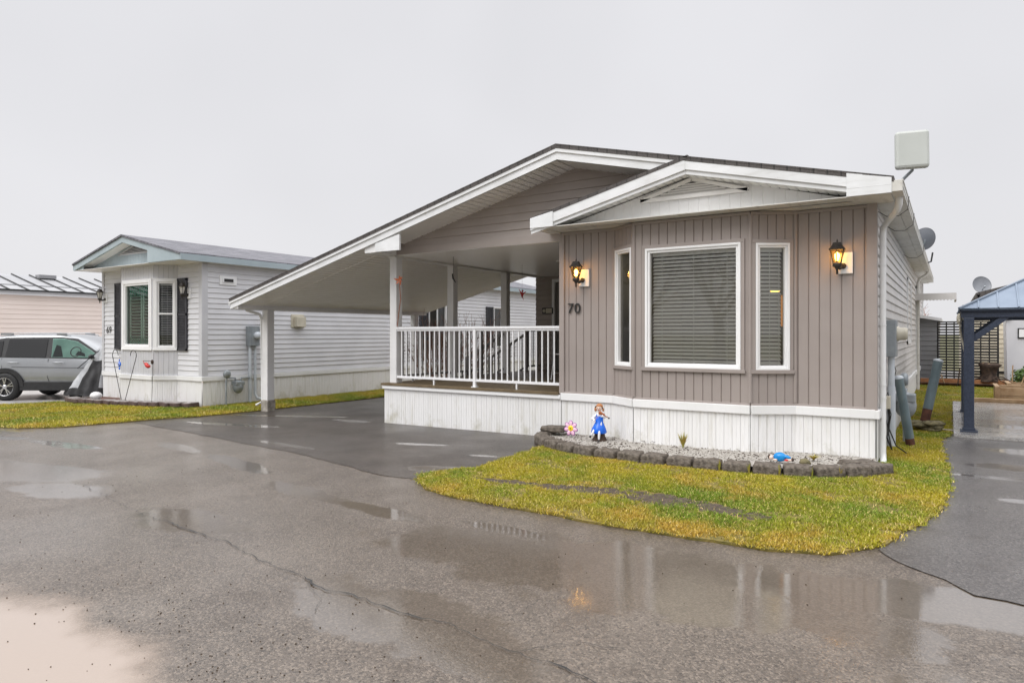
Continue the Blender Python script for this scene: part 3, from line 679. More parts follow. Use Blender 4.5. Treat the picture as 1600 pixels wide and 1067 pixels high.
# corner posts and starter trims
mb = MB()
mb.box(XL - .03, XL + .05, YF - .028, YF + .05, ZS - .05, 2.95); mb.box(XR - .09, XR + .02, YF - .03, YF + .08, ZS - .05, ZC)
for i in range(5):
    a, b = Vector(bay[i]), Vector(bay[i + 1]); d = (b - a).normalized(); nn = Vector((d.y, -d.x))
    for (z, h, o_) in ((ZS - .022, .03, .018), (2.965, .035, .02)):
        p, q = a + nn * o_ * .5, b + nn * o_ * .5; mb.bar((p.x, p.y, z), (q.x, q.y, z), o_ + .01, h)
for i in (1, 2, 3, 4): mb.tube([(bay[i][0], bay[i][1] - .004, ZS), (bay[i][0], bay[i][1] - .004, 2.95)], .024, 6)
mb.build('corner_trim', M['taupe'], home, bevel=.004)
window(W1, .06, .47, 1.06, 2.66, home, blinds=0, trim=M['taupe'], fw=.055)
window(W2, .165, 1.40, 1.06, 2.62, home, blinds=30, trim=M['taupe'], fw=.06, tilt=43)
window(W3, .06, .47, 1.06, 2.60, home, blinds=30, trim=M['taupe'], fw=.055, tilt=43)
# room behind the bay window
mb = MB()
x0, x1, y0, y1, z0, z1 = XL + .15, XR - .12, 9.0, 12.6, .68, 2.95
mb.face([(x0, y1, z0), (x1, y1, z0), (x1, y1, z1), (x0, y1, z1)]); mb.face([(x0, YF, z0), (x0, y1, z0), (x0, y1, z1), (x0, YF, z1)])
mb.face([(x1, YF, z0), (x1, YF, z1), (x1, y1, z1), (x1, y1, z0)]); fl_ = [(x0, 8.77), (-3.95, 8.77), (-3.53, 8.49), (-2.06, 8.49), (-1.6, 8.77), (x1, 8.77), (x1, y1), (x0, y1)]
mb.face([(p[0], p[1], z0) for p in fl_]); mb.face([(p[0], p[1], z1) for p in fl_[::-1]])
mb.box(-3.2, -2.0, 10.2, 11.2, .68, 1.15); mb.box(-4.2, -3.9, 10, 11.4, .68, 2.2)
mb.build('room_interior', M['room'], home)
for c_, r_ in (((-2.25, 9.1, 2.60), (.05, .05, .05)), ((-1.93, 9.3, 2.06), (.06, .06, .02)), ((-3.68, 8.98, 2.42), (.07, .07, .06))):
    mb = MB(); mb.ball(c_, r_); rl_ = mb.build('room_lamp', M['lampglow'], home)
ld = bpy.data.lights.new('room_fill_light', 'AREA'); lo = bpy.data.objects.new('room_fill_light', ld); COL.objects.link(lo)     # broad fill added under the ceiling to brighten the window blinds
ld.shape = 'RECTANGLE'; ld.size = 3.2; ld.size_y = 2.4; ld.energy = 19; ld.color = (1, .88, .70); lo.location = Vector((-2.75, 10.9, 2.92)) - root_off(home); lo.parent = home
mb = MB(); mb.box(-1.92, -1.79, 9.6, 9.62, 1.6, 2.02); mb.build('lit_orange_panel', M['lampglow2'], home)  # small rectangle inside the room with a dim orange glow
# skirting
mb = MB(); SK = bay[:]
def base_z(x): return gz(x) - .03
for i in range(5):
    a, b = SK[i], SK[i + 1]; ln = math.dist(a, b)
    siding(mb, a, b, rect(0, ln, base_z(a[0]), ZS - .045), RIB(.10), 'v', off=.012)
siding(mb, (XP, YF - .02), (XL, YF - .02), rect(0, XL - XP, -.14, .545), RIB(.10), 'v')
siding(mb, (XP, YB), (XP, YF - .02), rect(0, YB - YF + .02, -.14, .545), RIB(.10), 'v')
siding(mb, (XR, YF), (XR, YE), rect(0, YE - YF, -.1, ZS - .04), RIB(.10), 'v', off=.012)
mb.build('skirting', M['skirt'], home)
mb = MB()
for i in range(5):
    a, b = Vector(bay[i]), Vector(bay[i + 1]); d = (b - a).normalized(); nn = Vector((d.y, -d.x))
    p, q = a + nn * .02, b + nn * .02; mb.bar((p.x, p.y, .578), (q.x + .001, q.y, .578), .052, .105)
mb.box(XP - .02, XL, YF - .06, YF - .01, .54, .60); mb.box(XP - .02, XP + .02, YF - .01, YB, .54, .60)
mb.box(XR - .02, XR + .045, YF - .04, YE, .525, .625)
mb.box(XP - .015, XL, YF - .055, YF - .02, -.135, -.115)
mb.build('skirting_cap', M['white'], home, bevel=.006)
# deck
mb = MB()
y = YF - .07
while y < YB: mb.box(XP - .04, XL - .03, y, y + .135, .60, .638 if y > YF else .638); y += .14
mb.build('porch_deck', M['deck'], home)
# side wall with lap siding
mb = MB()
siding(mb, (XR, YF), (XR, YE), rect(0.02, YE - YF, ZS - .02, 2.98), LAP(.118, .018), 'lap', [(10.4, 11.2, .7, 2.6)], phase=.64)
mb.build('side_wall', M['side_sid'], home)
mb = MB(); mb.box(XR - .04, XR + .045, YE, YE + .1, .05, 2.98); mb.cut(); mb.box(XR + .0, XR + .03, YF + 10.32, YF + 10.4, .6, 2.66); mb.box(XR, XR + .03, YF + 11.2, YF + 11.28, .6, 2.66); mb.box(XR, XR + .03, YF + 10.32, YF + 11.28, 2.6, 2.68)
mb.box(XR - .06, XR - .0, YF + 10.4, YF + 11.2, .6, 2.6); mb.cut(); mb.box(XR, XR + .03, 15.2, 15.26, 1.3, 2.6); mb.box(XR, XR + .03, 16.6, 16.66, 1.3, 2.6); mb.box(XR, XR + .03, 15.2, 16.66, 2.54, 2.6); mb.box(XR, XR + .03, 15.2, 16.66, 1.3, 1.36)
mb.build('side_trim', M['white'], home)
# back wall of the porch and inner walls
mb = MB()
siding(mb, (XP, YB), (XL, YB), rect(0, XL - XP, .64, 2.9), LAP(.118, .018), 'lap', [(.52, 1.45, .64, 2.72)], phase=.64)
siding(mb, (XL, YB), (XL, YF), rect(0, YB - YF, .64, 2.9), LAP(.118, .018), 'lap', phase=.64)
siding(mb, (XP, YE), (XP, YB), rect(0, YE - YB, .3, 2.9), LAP(.118, .018), 'lap', phase=.64)
# gable above the porch
siding(mb, (XP + .12, YF), (-3.3, YF), [(0, 2.97), (4.2, 2.97), (4.93, 3.05), (4.93, 3.62), (3.65, 3.93), (-.0, 2.99)], LAP(.125, .018), 'lap', phase=2.97)
mb.build('porch_wall', M['taupe_dk'], home)
mb = MB(); mb.box(XP + .14, XL + .0, YF - .03, YF + .03, 2.865, 2.985); mb.build('porch_beam_cover', M['taupe_dk'], home)
mb = MB(); mb.box(XP + .45, XP + .52, YB - .03, YB + .02, .64, 2.79); mb.box(XP + .52, XP + 1.45, YB - .03, YB + .02, 2.72, 2.79); mb.build('door_trim', M['white'], home)
mb = MB(); mb.box(XP + .52, XP + 1.45, YB + .03, YB + .07, .64, 2.72); mb.build('door', M['room'], home)
# porch ceiling in narrow boards
mb = MB(); y = YF - .02
while y < YB: mb.box(XP + .1, XL, y, min(y + .112, YB), 2.86, 2.872); y += .122
mb.box(XP + .1, XL, YF, YB, 2.8735, 2.88)
mb.build('porch_ceiling', M['soffit'], home)
mb = MB(); mb.lathe([(.0, -.012), (.05, -.012), (.065, 0), (.065, .012)], (-6.1, 11.0, 2.849), 16); mb.build('ceiling_vent', M['frame'], home)

# main roof: porch + carport + front box; the carport wing stops at YB
T = .10; YR = 8.15
mb = MB()
mb.prism([(-12.0, 2.20), (-4.58, 4.13), (-4.58, 4.07), (-12.0, 2.14)], YR - .008, 'y', YB + .05)
mb.prism([(-4.58, 4.13), (-.50, 3.163), (-.50, 3.103), (-4.58, 4.07)], YR - .008, 'y', YE)
mb.prism([(-8.6, 3.07 + .015), (-4.58, 4.13), (-4.58, 4.06), (-8.6, 3.0 + .015)], YB + .05, 'y', YE)
for k in range(33):      # shingle edges showing along the rakes
    x = -12.0 + k * .222
    if x < -4.7: mb.prism([(x, zroof(x) + .014), (x + .212, zroof(x + .212) + .01), (x + .212, zroof(x + .212) + .024), (x, zroof(x) + .03)], YR - .012, 'y', YR + .1)
for k in range(18):
    x = -4.57 + k * .222; mb.prism([(x, zroof(x) + .01), (x + .212, zroof(x + .212) + .014), (x + .212, zroof(x + .212) + .03), (x, zroof(x) + .024)], YR - .012, 'y', YR + .1)
# small left slope of the front box gable
mb.prism([(-5.0, 3.135), (-2.72, 3.705), (-2.72, 3.66), (-5.0, 3.09)], YR - .012, 'y', YF + .4)
mb.build('roof', M['shingle'], home)
# fascia boards
def fboard(mb, pts_top, h0, h1, y0, y1, lip=.5):
    (xa, za), (xb, zb) = pts_top
    mb.prism([(xa, za), (xb, zb), (xb, zb - h0), (xa, za - h0)], y0, 'y', y1)
    mb.prism([(xa, za - h0 + .001), (xb, zb - h0 + .001), (xb, zb - h1), (xa, za - h1)], y0 + .022, 'y', y1)
mb = MB()
fboard(mb, ((-12.0, 2.19), (-4.58, 4.115)), .095, .20, YR, YR + .045)
fboard(mb, ((-4.58, 4.115), (-2.75, 3.68)), .095, .20, YR, YR + .045)
fboard(mb, ((-2.75, 3.68), (-.95, 3.252)), .15, .205, YR - .003, YR + .045)
mb.prism([(-.95, 3.252), (-.52, 3.15), (-.52, 2.99), (-.95, 2.99)], YR - .012, 'y', YR + .045)
mb.prism([(-.95, 3.08), (-.52, 3.08), (-.52, 3.076), (-.95, 3.076)], YR - .014, 'y', YR - .01)
fboard(mb, ((-4.99, 3.115), (-2.75, 3.68)), .155, .205, YR - .006, YR + .04)
mb.prism([(-4.99, 3.13), (-4.62, 3.2), (-4.62, 2.99), (-4.99, 2.99)], YR - .016, 'y', YR + .04)
mb.box(-5.0, -4.96, YR + .04, YF + .1, 2.99, 3.11)
# drop return at the porch post and the left end
mb.prism([(-8.04, 2.86), (-7.5, 2.86), (-7.5, 3.12), (-8.04, 3.0)], YR + .02, 'y', YR + .06)
mb.build('fascia', M['trim'], home, bevel=.004)
# carport side beam, porch return beam
mb = MB()
mb.box(-8.28, -8.12, YF + .0, YB, 2.83, 2.98)
mb.box(-8.32, -8.06, YR + .06, YF + .02, 2.86, 3.04)
mb.build('porch_beam', M['white'], home, bevel=.005)
mb = MB(); mb.box(-11.92, -11.78, YR + .14, YB, 1.99, 2.17)
mb.prism([(-12.0, 2.10), (-11.78, 2.155), (-11.78, 1.99), (-11.93, 1.99), (-12.0, 2.06)], YR + .045, 'y', YR + .14)
mb.box(-12.02, -11.99, YR, YB + .05, 2.06, 2.18)
mb.build('carport_beam', M['white'], home, bevel=.005)
# sloping carport ceiling, narrow ribs along the slope direction
mb = MB(); x = -11.93
while x < -8.12:
    za, zb, xb = zroof(x) - .16, zroof(x + .098) - .16, x + .098
    for (p, q, dp) in ((x, xb, 0),): mb.face([(p, YR + .05, za), (p, YB, za), (q, YB, zb), (q, YR + .05, zb)])
    zc = zroof(x + .112) - .16
    mb.face([(xb, YR + .05, zb), (xb, YB, zb), (xb, YB, zb + .014), (xb, YR + .05, zb + .014)]); mb.face([(xb, YR + .05, zb + .014), (xb, YB, zb + .014), (x + .112, YB, zc + .012), (x + .112, YR + .05, zc + .012)]); mb.face([(x + .112, YR + .05, zc + .012), (x + .112, YB, zc + .012), (x + .112, YB, zc), (x + .112, YR + .05, zc)])
    x += .112
mb.bar((-11.9, 8.76, zroof(-11.9) - .163), (-8.2, 8.76, zroof(-8.2) - .163), .03, .008)
mb.prism([(-11.9, zroof(-11.9) - .06), (-8.1, zroof(-8.1) - .06), (-8.1, zroof(-8.1) - .165), (-11.9, zroof(-11.9) - .165)], YB, 'y', YB + .04)
mb.build('carport_ceiling', M['soffit'], home)
# rake soffits of the two front gables (crosswise boards)
def rake(mb, xa, xb, drop, y0, y1, step=.105):
    n = int(abs(xb - xa) / step)
    for k in range(n):
        a = xa + (xb - xa) * k / n; b = xa + (xb - xa) * (k + .88) / n
        f = lambda x: (zroof(x) if not box else 3.135 + .25 * (x + 5.0)) - drop
        mb.face([(a, y0, f(a)), (b, y0, f(b)), (b, y1, f(b)), (a, y1, f(a))])
    a, b = xa, xb; mb.face([(a, y0, f(a) + .012), (b, y0, f(b) + .012), (b, y1, f(b) + .012), (a, y1, f(a) + .012)])
mb = MB(); box = False
rake(mb, -7.9, -4.58, .19, YR + .04, YF); rake(mb, -4.58, -2.75, .19, YR + .04, YF)
mb.build('rake_soffit', M['soffit'], home)
mb = MB(); rake(mb, -2.75, -.95, .19, YR + .04, 8.48); box = True; rake(mb, -4.9, -2.75, .19, YR + .04, 8.48)
mb.build('rake_soffit', M['soffit'], home)
# box gable: white panel, vent, flat soffit
mb = MB(); X0, X1 = -4.62, -.93
siding(mb, (X0, 8.44), (X1, 8.44), [(0, 3.0), (X1 - X0, 3.0), (X1 - X0, 3.02), (-2.75 - X0, 3.5), (.0, 3.02)], VERT(.13, .005), 'v')
mb.box(X0, X1, 8.43, 8.47, 2.99, 3.012)
mb.build('gable_panel', M['white'], home)
mb = MB()
va, vb = (-3.44, 3.25), (-2.06, 3.25)
ap = (-2.75, 3.46)
for p, q in ((va, vb), (vb, ap), (ap, va)): mb.bar((p[0], 8.415, p[1]), (q[0], 8.415, q[1]), .035, .045)
for k in range(5):
    z = 3.275 + k * .03; f = (3.44 - z) / .21; mb.obox(Matrix.Translation((-2.745, 8.42, z)) @ Matrix.Rotation(R(-40), 4, 'X'), 1.30 * f, .035, .004)
mb.build('gable_vent', M['soffit'], home)
mb = MB(); mb.face([(-3.27, 8.433, 3.258), (-2.23, 8.433, 3.258), (-2.75, 8.433, 3.43)]); mb.build('vent_backing', M['dark'], home)
mb = MB(); mb.box(-4.98, -.53, YR + .03, YF + .02, 2.99, 3.0); mb.box(-.74, -.53, YF, YE, 2.985, 3.0); mb.box(-4.97, XL, YR + .05, YF + .3, 2.975, 2.989)
mb.build('soffit', M['eave'], home)
# gutter
mb = MB()
for (a, b, c, d) in ((-.53, -.42, 3.005, 3.012), (-.53, -.524, 3.0, 3.115), (-.426, -.42, 3.0, 3.12)): mb.box(a, b, YR, YE, c, d)
mb.box(-.53, -.42, YR - .004, YR + .002, 3.0, 3.118); mb.box(-.43, -.412, YR, YE, 3.105, 3.122)
mb.box(-.43, -.415, YR, YE, 3.04, 3.046)
mb.build('gutter', M['eave'], home, bevel=.003)
mb = MB()
mb.tube([(-.475, 8.55, 3.01), (-.475, 8.56, 2.93), (-.50, 8.62, 2.87), (-.60, 8.86, 2.80), (-.655, 8.95, 2.74), (-.662, 8.96, 2.66), (-.662, 8.96, .12), (-.655, 8.93, .04), (-.645, 8.84, .0)], .036, 8)
for z in (2.5, 2.3, 1.6, .9, .75): mb.lathe([(.04, -.006), (.04, .006)], (-.662, 8.96, z), 10)
mb.build('downspout', M['white'], home)
mb = MB(); mb.tube([(-.47, 19.1, 3.0), (-.48, 19.1, 2.93), (-.62, 19.1, 2.84), (-.66, 19.1, 2.74), (-.66, 19.1, .1)], .035, 8); mb.build('downspout', M['eave'], home)
mb = MB()
for yy in (8.9, 10.2, 14.0):
    mb.tube([(-.72, yy, 2.93), (-.62, yy + .03, 2.86), (-.5, yy + .06, 2.86), (-.41, yy + .08, 2.93), (-.40, yy + .1, 3.08)], .004, 5); mb.cut()
mb.tube([(-.42, 17.6, 3.08), (-.36, 17.6, 3.1), (-.33, 17.6, 3.3)], .02, 6)
mb.build('gutter_wire', M['cable'], home)
# house number, plaque
wfF = WF((XL, YF), (XR, YF)); digits(home, wfF, .105, 1.80, '70', .15, M['dark'], .0)
# posts
def post(x, y, z0, z1, wd=.15):
    mb = MB(); mb.box(x - wd / 2, x + wd / 2, y - wd / 2, y + wd / 2, z0, z1); return mb.build('post', M['postm'], home, bevel=.01)
post(-8.2, 8.85, .638, 2.88, .155); post(-8.2, 10.46, .638, 2.86, .15); post(-8.2, 12.34, .638, 2.86, .15)
post(-11.85, 8.95, .13, 1.995, .17); post(-11.85, 13.5, .1, 1.995, .15)
mb = MB(); mb.box(-11.955, -11.745, 8.85, 9.05, -.25, .13); mb.build('post_footing', M['conc'], home, bevel=.01)
mb = MB(); mb.tube([(-12.02, 8.5, 2.06), (-12.0, 8.55, 1.98), (-11.93, 8.8, 1.9), (-11.965, 8.88, 1.8), (-11.965, 8.9, .1), (-12.1, 8.85, .02)], .03, 7); mb.build('carport_downspout', M['white'], home)
# railings
def railing(a, b, z0=.638, top=1.60, bot=.75, wd=.03, mname='rail', step=.105, posts=()):
    mb = MB(); A = Vector(a); B = Vector(b); d = (B - A).normalized(); ln = (B - A).length
    mb.bar((A.x, A.y, top), (B.x, B.y, top), .07, .035); mb.bar((A.x, A.y, top - .035), (B.x, B.y, top - .035), .035, .035)
    mb.bar((A.x, A.y, bot), (B.x, B.y, bot), .035, .04); k = step
    while k < ln - .03:
        p = A + d * k; mb.box(p.x - .009, p.x + .009, p.y - .009, p.y + .009, bot, top - .03); k += step
    for q in posts:
        p = A + d * q; mb.box(p.x - .025, p.x + .025, p.y - .025, p.y + .025, z0, top); mb.box(p.x - .05, p.x + .05, p.y - .04, p.y + .04, z0, z0 + .012)
    for q in (ln * .25, ln * .75): p = A + d * q; mb.box(p.x - .012, p.x + .012, p.y - .012, p.y + .012, z0, bot)
    return mb.build('railing', M[mname], home)
railing((-8.12, 8.80), (XL + .0, 8.80), posts=(1.68,))
railing((-8.2, 8.93), (-8.2, 10.39), mname='greyrail'); railing((-8.2, 10.53), (-8.2, 11.5), mname='greyrail', posts=(.9,))
railing((-8.2, 13.2), (-8.2, 13.85), mname='greyrail', posts=(.02,))
mb = MB()
for yy in (12.25, 13.2):
    mb.bar((-8.2, yy, 1.50), (-9.2, yy, .93), .05, .05)
    mb.bar((-8.2, yy, .74), (-9.2, yy, .2), .04, .04)
    mb.box(-9.24, -9.16, yy - .04, yy + .04, gz(-9.2), .98)
    for k in range(1, 9):
        x = -8.2 - k * .11; mb.box(x - .009, x + .009, yy - .009, yy + .009, .70 - k * .06, 1.50 - k * .0627)
    mb.cut()
mb.build('stair_rail', M['greyrail'], home)
mb = MB()
for k in range(3): mb.box(-8.62 - k * .27, -8.36 - k * .27, 12.2, 13.25, -.1, .47 - k * .18); mb.cut()
mb.build('stair_tread', M['deck'], home)
# lanterns --------------------------------------------------------
def lantern(parent, x, y, z, lit, sc_=1., plate='frame', name='wall_lantern'):
    """z = mid of the glass; wall plane at y, lantern hangs out towards -y"""
    s_ = sc_; c = Vector((x, y - .14 * s_, z))
    mb = MB(); mb.box(x - .01 * s_, x + .15 * s_, y - .03, y - .002, z - .19 * s_, z + .06 * s_) if True else None
    pl = mb.build('lantern_plate', M[plate], parent, bevel=.006)
    mb = MB(); cx, cy, cz = c
    mb.lathe([(.055 * s_, .085 * s_), (.095 * s_, .08 * s_), (.098 * s_, .09 * s_), (.06 * s_, .135 * s_), (.048 * s_, .165 * s_), (.0, .17 * s_)], c, 6, sm=False)
    mb.lathe([(.006, .16 * s_), (.01, .185 * s_), (.004, .2 * s_), (0, .21 * s_)], c, 8)
    mb.lathe([(0, -.2 * s_), (.012 * s_, -.2 * s_), (.014 * s_, -.15 * s_), (.03 * s_, -.125 * s_), (.05 * s_, -.11 * s_), (.052 * s_, -.075 * s_), (.045 * s_, -.07 * s_)], c, 8)
    for k in range(6):
        t = 2 * math.pi * (k + .5) / 6; mb.tube([(cx + .045 * s_ * math.cos(t), cy + .045 * s_ * math.sin(t), cz - .07 * s_), (cx + .082 * s_ * math.cos(t), cy + .082 * s_ * math.sin(t), cz + .083 * s_)], .005 * s_, 5)
    mb.tube([(cx, cy, cz - .11 * s_), (cx + .02 * s_, cy + .05 * s_, cz - .13 * s_), (cx + .05 * s_, y - .03, cz - .10 * s_)], .02 * s_, 8)
    mb.lathe([(.035 * s_, 0), (.035 * s_, .02), (.02 * s_, .03)], (cx + .05 * s_, y - .045, cz - .10 * s_), 10, axis='y')
    ln = mb.build(name, M['lamp_metal'], parent)
    mb = MB(); mb.lathe([(.043 * s_, -.068 * s_), (.079 * s_, .08 * s_)], c, 6, sm=False, cap=False); mb.build('lantern_glass', M['glass_l'] if lit else M['milk'], ln)
    mb = MB(); mb.lathe([(0, -.05 * s_), (.018 * s_, -.04 * s_), (.03 * s_, 0), (.03 * s_, .03 * s_), (.0, .06 * s_)], c, 12); mb.build('bulb', M['bulb'] if lit else M['frame'], ln)
    if lit:
        ld = bpy.data.lights.new('lantern_light', 'POINT'); lo = bpy.data.objects.new('lantern_light', ld); COL.objects.link(lo)
        ld.energy = 9.0; ld.color = (1, .50, .14); ld.shadow_soft_size = .04; lo.location = (cx, cy - .0, cz + .01)
        lo.parent = ln; lo.matrix_parent_inverse = Matrix.Translation(-root_off(ln))
    return ln
lantern(home, -4.50, YF, 2.37, True); lantern(home, -1.10, YF, 2.39, True)
# awning over the side door
aw = MB()
for k in range(9):
    y0_ = 18.9 + k * .16
    aw.box(XR, XR + .82, y0_, y0_ + .15, 2.42, 2.435 + .02 * (k % 2))
aw.box(XR, XR + .82, 18.88, 20.36, 2.435, 2.46); aw.box(XR + .80, XR + .84, 18.88, 20.36, 2.30, 2.46); 
for k in range(12): aw.prism([(XR + .07 * k, 2.46), (XR + .07 * k + .07, 2.46), (XR + .07 * k + .07, 2.31), (XR + .07 * k + .035, 2.285), (XR + .07 * k, 2.31)], 18.87, 'y', 18.89)
aw.build('door_awning', M['side_sid'], home)

# ================================================================== HOME 69 (pale grey)
A0, A1, AY, AYE = -17.95, -13.7, 8.65, 24.0
h69 = thing('mobile_home', (-15.8, AY, -.1), 'pale grey mobile home numbered 69 with light blue fascia and dark shutters', 'mobile home')
b69 = [(A0, AY), (-16.72, AY), (-16.42, 8.3), (-15.02, 8.3), (-14.62, AY), (A1, AY)]
zs = .56; ztop = 3.08
for i, hl in ((2, [(.13, 1.30, 1.17, 2.70)]), (3, [(.05, .48, 1.17, 2.70)])): pass
mb = MB()
siding(mb, b69[0], b69[1], rect(0, 1.23, zs, ztop), LAP(.115), 'lap', phase=zs)
siding(mb, b69[4], b69[5], rect(0, .92, zs, ztop), LAP(.115), 'lap', phase=zs)
siding(mb, (A1, AY), (A1, AYE), rect(0, AYE - AY, zs, ztop + .05), LAP(.115), 'lap', [(7.6, 8.55, 1.0, 2.45), (11.15, 11.8, 1.0, 2.45)], phase=zs)
mb.build('lap_siding', M['grey_sid'], h69)
mb = MB()
siding(mb, b69[1], b69[2], rect(0, .46, zs, ztop), VERT(.11, .008), 'v'); siding(mb, b69[2], b69[3], rect(0, 1.4, zs, ztop), VERT(.11, .008), 'v', [(.13, 1.30, 1.17, 2.70)])
siding(mb, b69[3], b69[4], rect(0, .531, zs, ztop), VERT(.11, .008), 'v', [(.05, .48, 1.17, 2.70)])
mb.build('bay_siding', M['pgrey'], h69)
mb = MB()
for i in range(5):
    a, b = b69[i], b69[i + 1]; siding(mb, a, b, rect(0, math.dist(a, b), -.3, zs - .1), RIB(.1), 'v', off=.01)
siding(mb, (A1, AY), (A1, AYE), rect(0, AYE - AY, -.3, zs - .1), RIB(.11), 'v', off=.01)
mb.build('skirting', M['skirt'], h69)
mb = MB()
for i in range(5):
    a, b = Vector(b69[i]), Vector(b69[i + 1]); d = (b - a).normalized(); nn = Vector((d.y, -d.x)); p, q = a + nn * .02, b + nn * .02
    mb.bar((p.x, p.y, zs - .05), (q.x, q.y, zs - .05), .05, .10)
mb.box(A1 - .02, A1 + .045, AY - .04, AYE, zs - .1, zs); mb.build('skirting_cap', M['white'], h69, bevel=.005)
mb = MB(); mb.box(A1 - .09, A1 + .03, AY - .03, AY + .11, zs, ztop); mb.build('corner_trim', M['pgrey'], h69); mb = MB(); mb.box(A0 - .02, A0 + .07, AY - .03, AY + .05, zs, ztop)
mb.build('corner_trim', M['pgrey'], h69)
V2 = WF(b69[2], b69[3]); V3 = WF(b69[3], b69[4]); VS = WF((A1, AY), (A1, AYE))
window(V2, .13, 1.30, 1.17, 2.70, h69, fw=.09, blinds=19, glassm='glass_t', shutters_in=True, tilt=-25, trim=M['frame'])
window(V3, .05, .48, 1.17, 2.70, h69, fw=.07, blinds=26, trim=M['frame'], bars=(('h', 1.95),))
window(VS, 7.62, 8.5, 1.0, 2.45, h69, fw=.05, blinds=0, bars=(('v', 8.06),)); window(VS, 11.2, 11.75, 1.0, 2.45, h69, fw=.05, blinds=0)
wa = MB()   # lace valance and plant in the window
for k in range(40): u = .24 + k * .0245; wa.mesh([V2.P(u, .08, 2.61), V2.P(u + .0245, .08, 2.61), V2.P(u + .0245, .08, 2.44 - .03 * ((k * 7) % 3)), V2.P(u, .08, 2.42 - .03 * ((k * 5) % 3))], [(0, 3, 2, 1)]) if k % 4 != 3 else None
wa.cut()
for k in range(40): u = .24 + k * .0245; wa.mesh([V2.P(u, .08, 1.26), V2.P(u + .0245, .08, 1.26), V2.P(u + .0245, .08, 1.40 + .02 * ((k * 7) % 3)), V2.P(u, .08, 1.39 + .02 * ((k * 5) % 3))], [(0, 1, 2, 3)]) if k % 3 != 2 else None
wa.build('lace_valance', M['teal'], h69)
mb = MB(); mb.face([(A0 + .1, 10.6, .5), (A1 - .1, 10.6, .5), (A1 - .1, 10.6, 3.05), (A0 + .1, 10.6, 3.05)]); fl_ = [(A0 + .03, 8.68), (-16.70, 8.68), (-16.40, 8.34), (-15.04, 8.34), (-14.64, 8.68), (A1 - .03, 8.68), (A1 - .03, 10.6), (A0 + .03, 10.6)]
mb.face([(p[0], p[1], .57) for p in fl_]); mb.face([(p[0], p[1], 3.04) for p in fl_[::-1]])
mb.cut(); mb.box(-14.6, -14.55, 15, 22, .5, 3.0); mb.cut()
for xx in (A0 + .05, A1 - .05): mb.face([(xx, 8.68, .5), (xx, 10.6, .5), (xx, 10.6, 3.05), (xx, 8.68, 3.05)]); mb.cut()
mb.build('room_interior', M['room'], h69)
def shutter(wf, u0, u1, z0, z1, name='shutter'):
    mb = MB(); wf.box(mb, u0, u1, -.035, -.005, z0, z1)
    o = MB(); k = .045
    for (a, b, c, d) in ((u0, u0 + k, z0, z1), (u1 - k, u1, z0, z1), (u0, u1, z0, z0 + k), (u0, u1, z1 - k, z1), (u0, u1, (z0 + z1) / 2 - k / 2, (z0 + z1) / 2 + k / 2)): wf.box(mb, a, b, -.05, -.03, c, d)
    z = z0 + .06
    while z < z1 - .06:
        mb.obox(wf.M @ Matrix.Translation(((u0 + u1) / 2, -.038, z)) @ Matrix.Rotation(R(35), 4, 'X'), u1 - u0 - 2 * k, .03, .006); z += .035
    mb.build(name, M['shutter'], h69)
FW = WF((A0, AY), (A1, AY))
shutter(FW, .62, .92, 1.12, 2.74); shutter(FW, 3.35, 3.72, 1.12, 2.74); shutter(VS, 7.15, 7.55, 1.0, 2.45); shutter(VS, 10.7, 11.1, 1.0, 2.45)
# roof
YR9 = 8.02; zr = lambda x: 3.74 - .235 * abs(x + 15.82)
mb = MB()
mb.prism([(-18.12, 3.215), (-15.82, 3.76), (-13.48, 3.21), (-13.48, 3.17), (-15.82, 3.715), (-18.12, 3.175)], YR9 - .03, 'y', AYE + .3)
mb.build('roof', M['shingle_g'], h69)
mb = MB()
for s_, (xa, xb) in ((0, (-18.1, -15.82)), (1, (-15.82, -14.75))):
    mb.prism([(xa, zr(xa) - .01), (xb, zr(xb) - .01), (xb, zr(xb) - .16), (xa, zr(xa) - .16)], YR9, 'y', YR9 + .04)
mb.prism([(-14.75, zr(-14.75) - .01), (-13.5, zr(-13.5) - .01), (-13.5, 3.055), (-14.75, 3.17 - .115)], YR9 - .005, 'y', YR9 + .04)
mb.box(-13.51, -13.47, YR9 - .005, AYE + .3, 3.05, 3.185); mb.box(-18.13, -18.09, YR9, AYE, 3.05, 3.19)
mb.prism([(-18.1, 3.05), (-17.7, 3.05), (-17.7, 3.2), (-18.1, 3.17)], YR9 + .041, 'y', YR9 + .06)
mb.build('fascia', M['blue'], h69, bevel=.003)
mb = MB(); mb.box(-18.1, -13.5, YR9 + .03, AY + .05, 3.052, 3.06); mb.box(A1 - .02, -13.5, AY, AYE, 3.052, 3.06)
mb.face([(-18.1, YR9 + .04, zr(-18.1) - .13), (-15.82, YR9 + .04, zr(-15.82) - .13), (-15.82, 8.35, zr(-15.82) - .13), (-18.1, 8.35, zr(-18.1) - .13)])
mb.face([(-13.5, YR9 + .04, zr(-13.5) - .13), (-13.5, 8.35, zr(-13.5) - .13), (-15.82, 8.35, zr(-15.82) - .13), (-15.82, YR9 + .04, zr(-15.82) - .13)])
mb.build('soffit', M['soffit'], h69)
mb = MB(); siding(mb, (-17.85, 8.33), (-13.8, 8.33), [(0, 3.06), (4.05, 3.06), (4.05, 3.1), (2.03, 3.62), (0, 3.14)], VERT(.12, .006), 'v'); mb.build('gable_panel', M['blue'], h69)
mb = MB()
for p, q in (((-16.55, 3.36), (-15.1, 3.36)), ((-15.1, 3.36), (-15.82, 3.55)), ((-15.82, 3.55), (-16.55, 3.36))): mb.bar((p[0], 8.315, p[1]), (q[0], 8.315, q[1]), .03, .03)
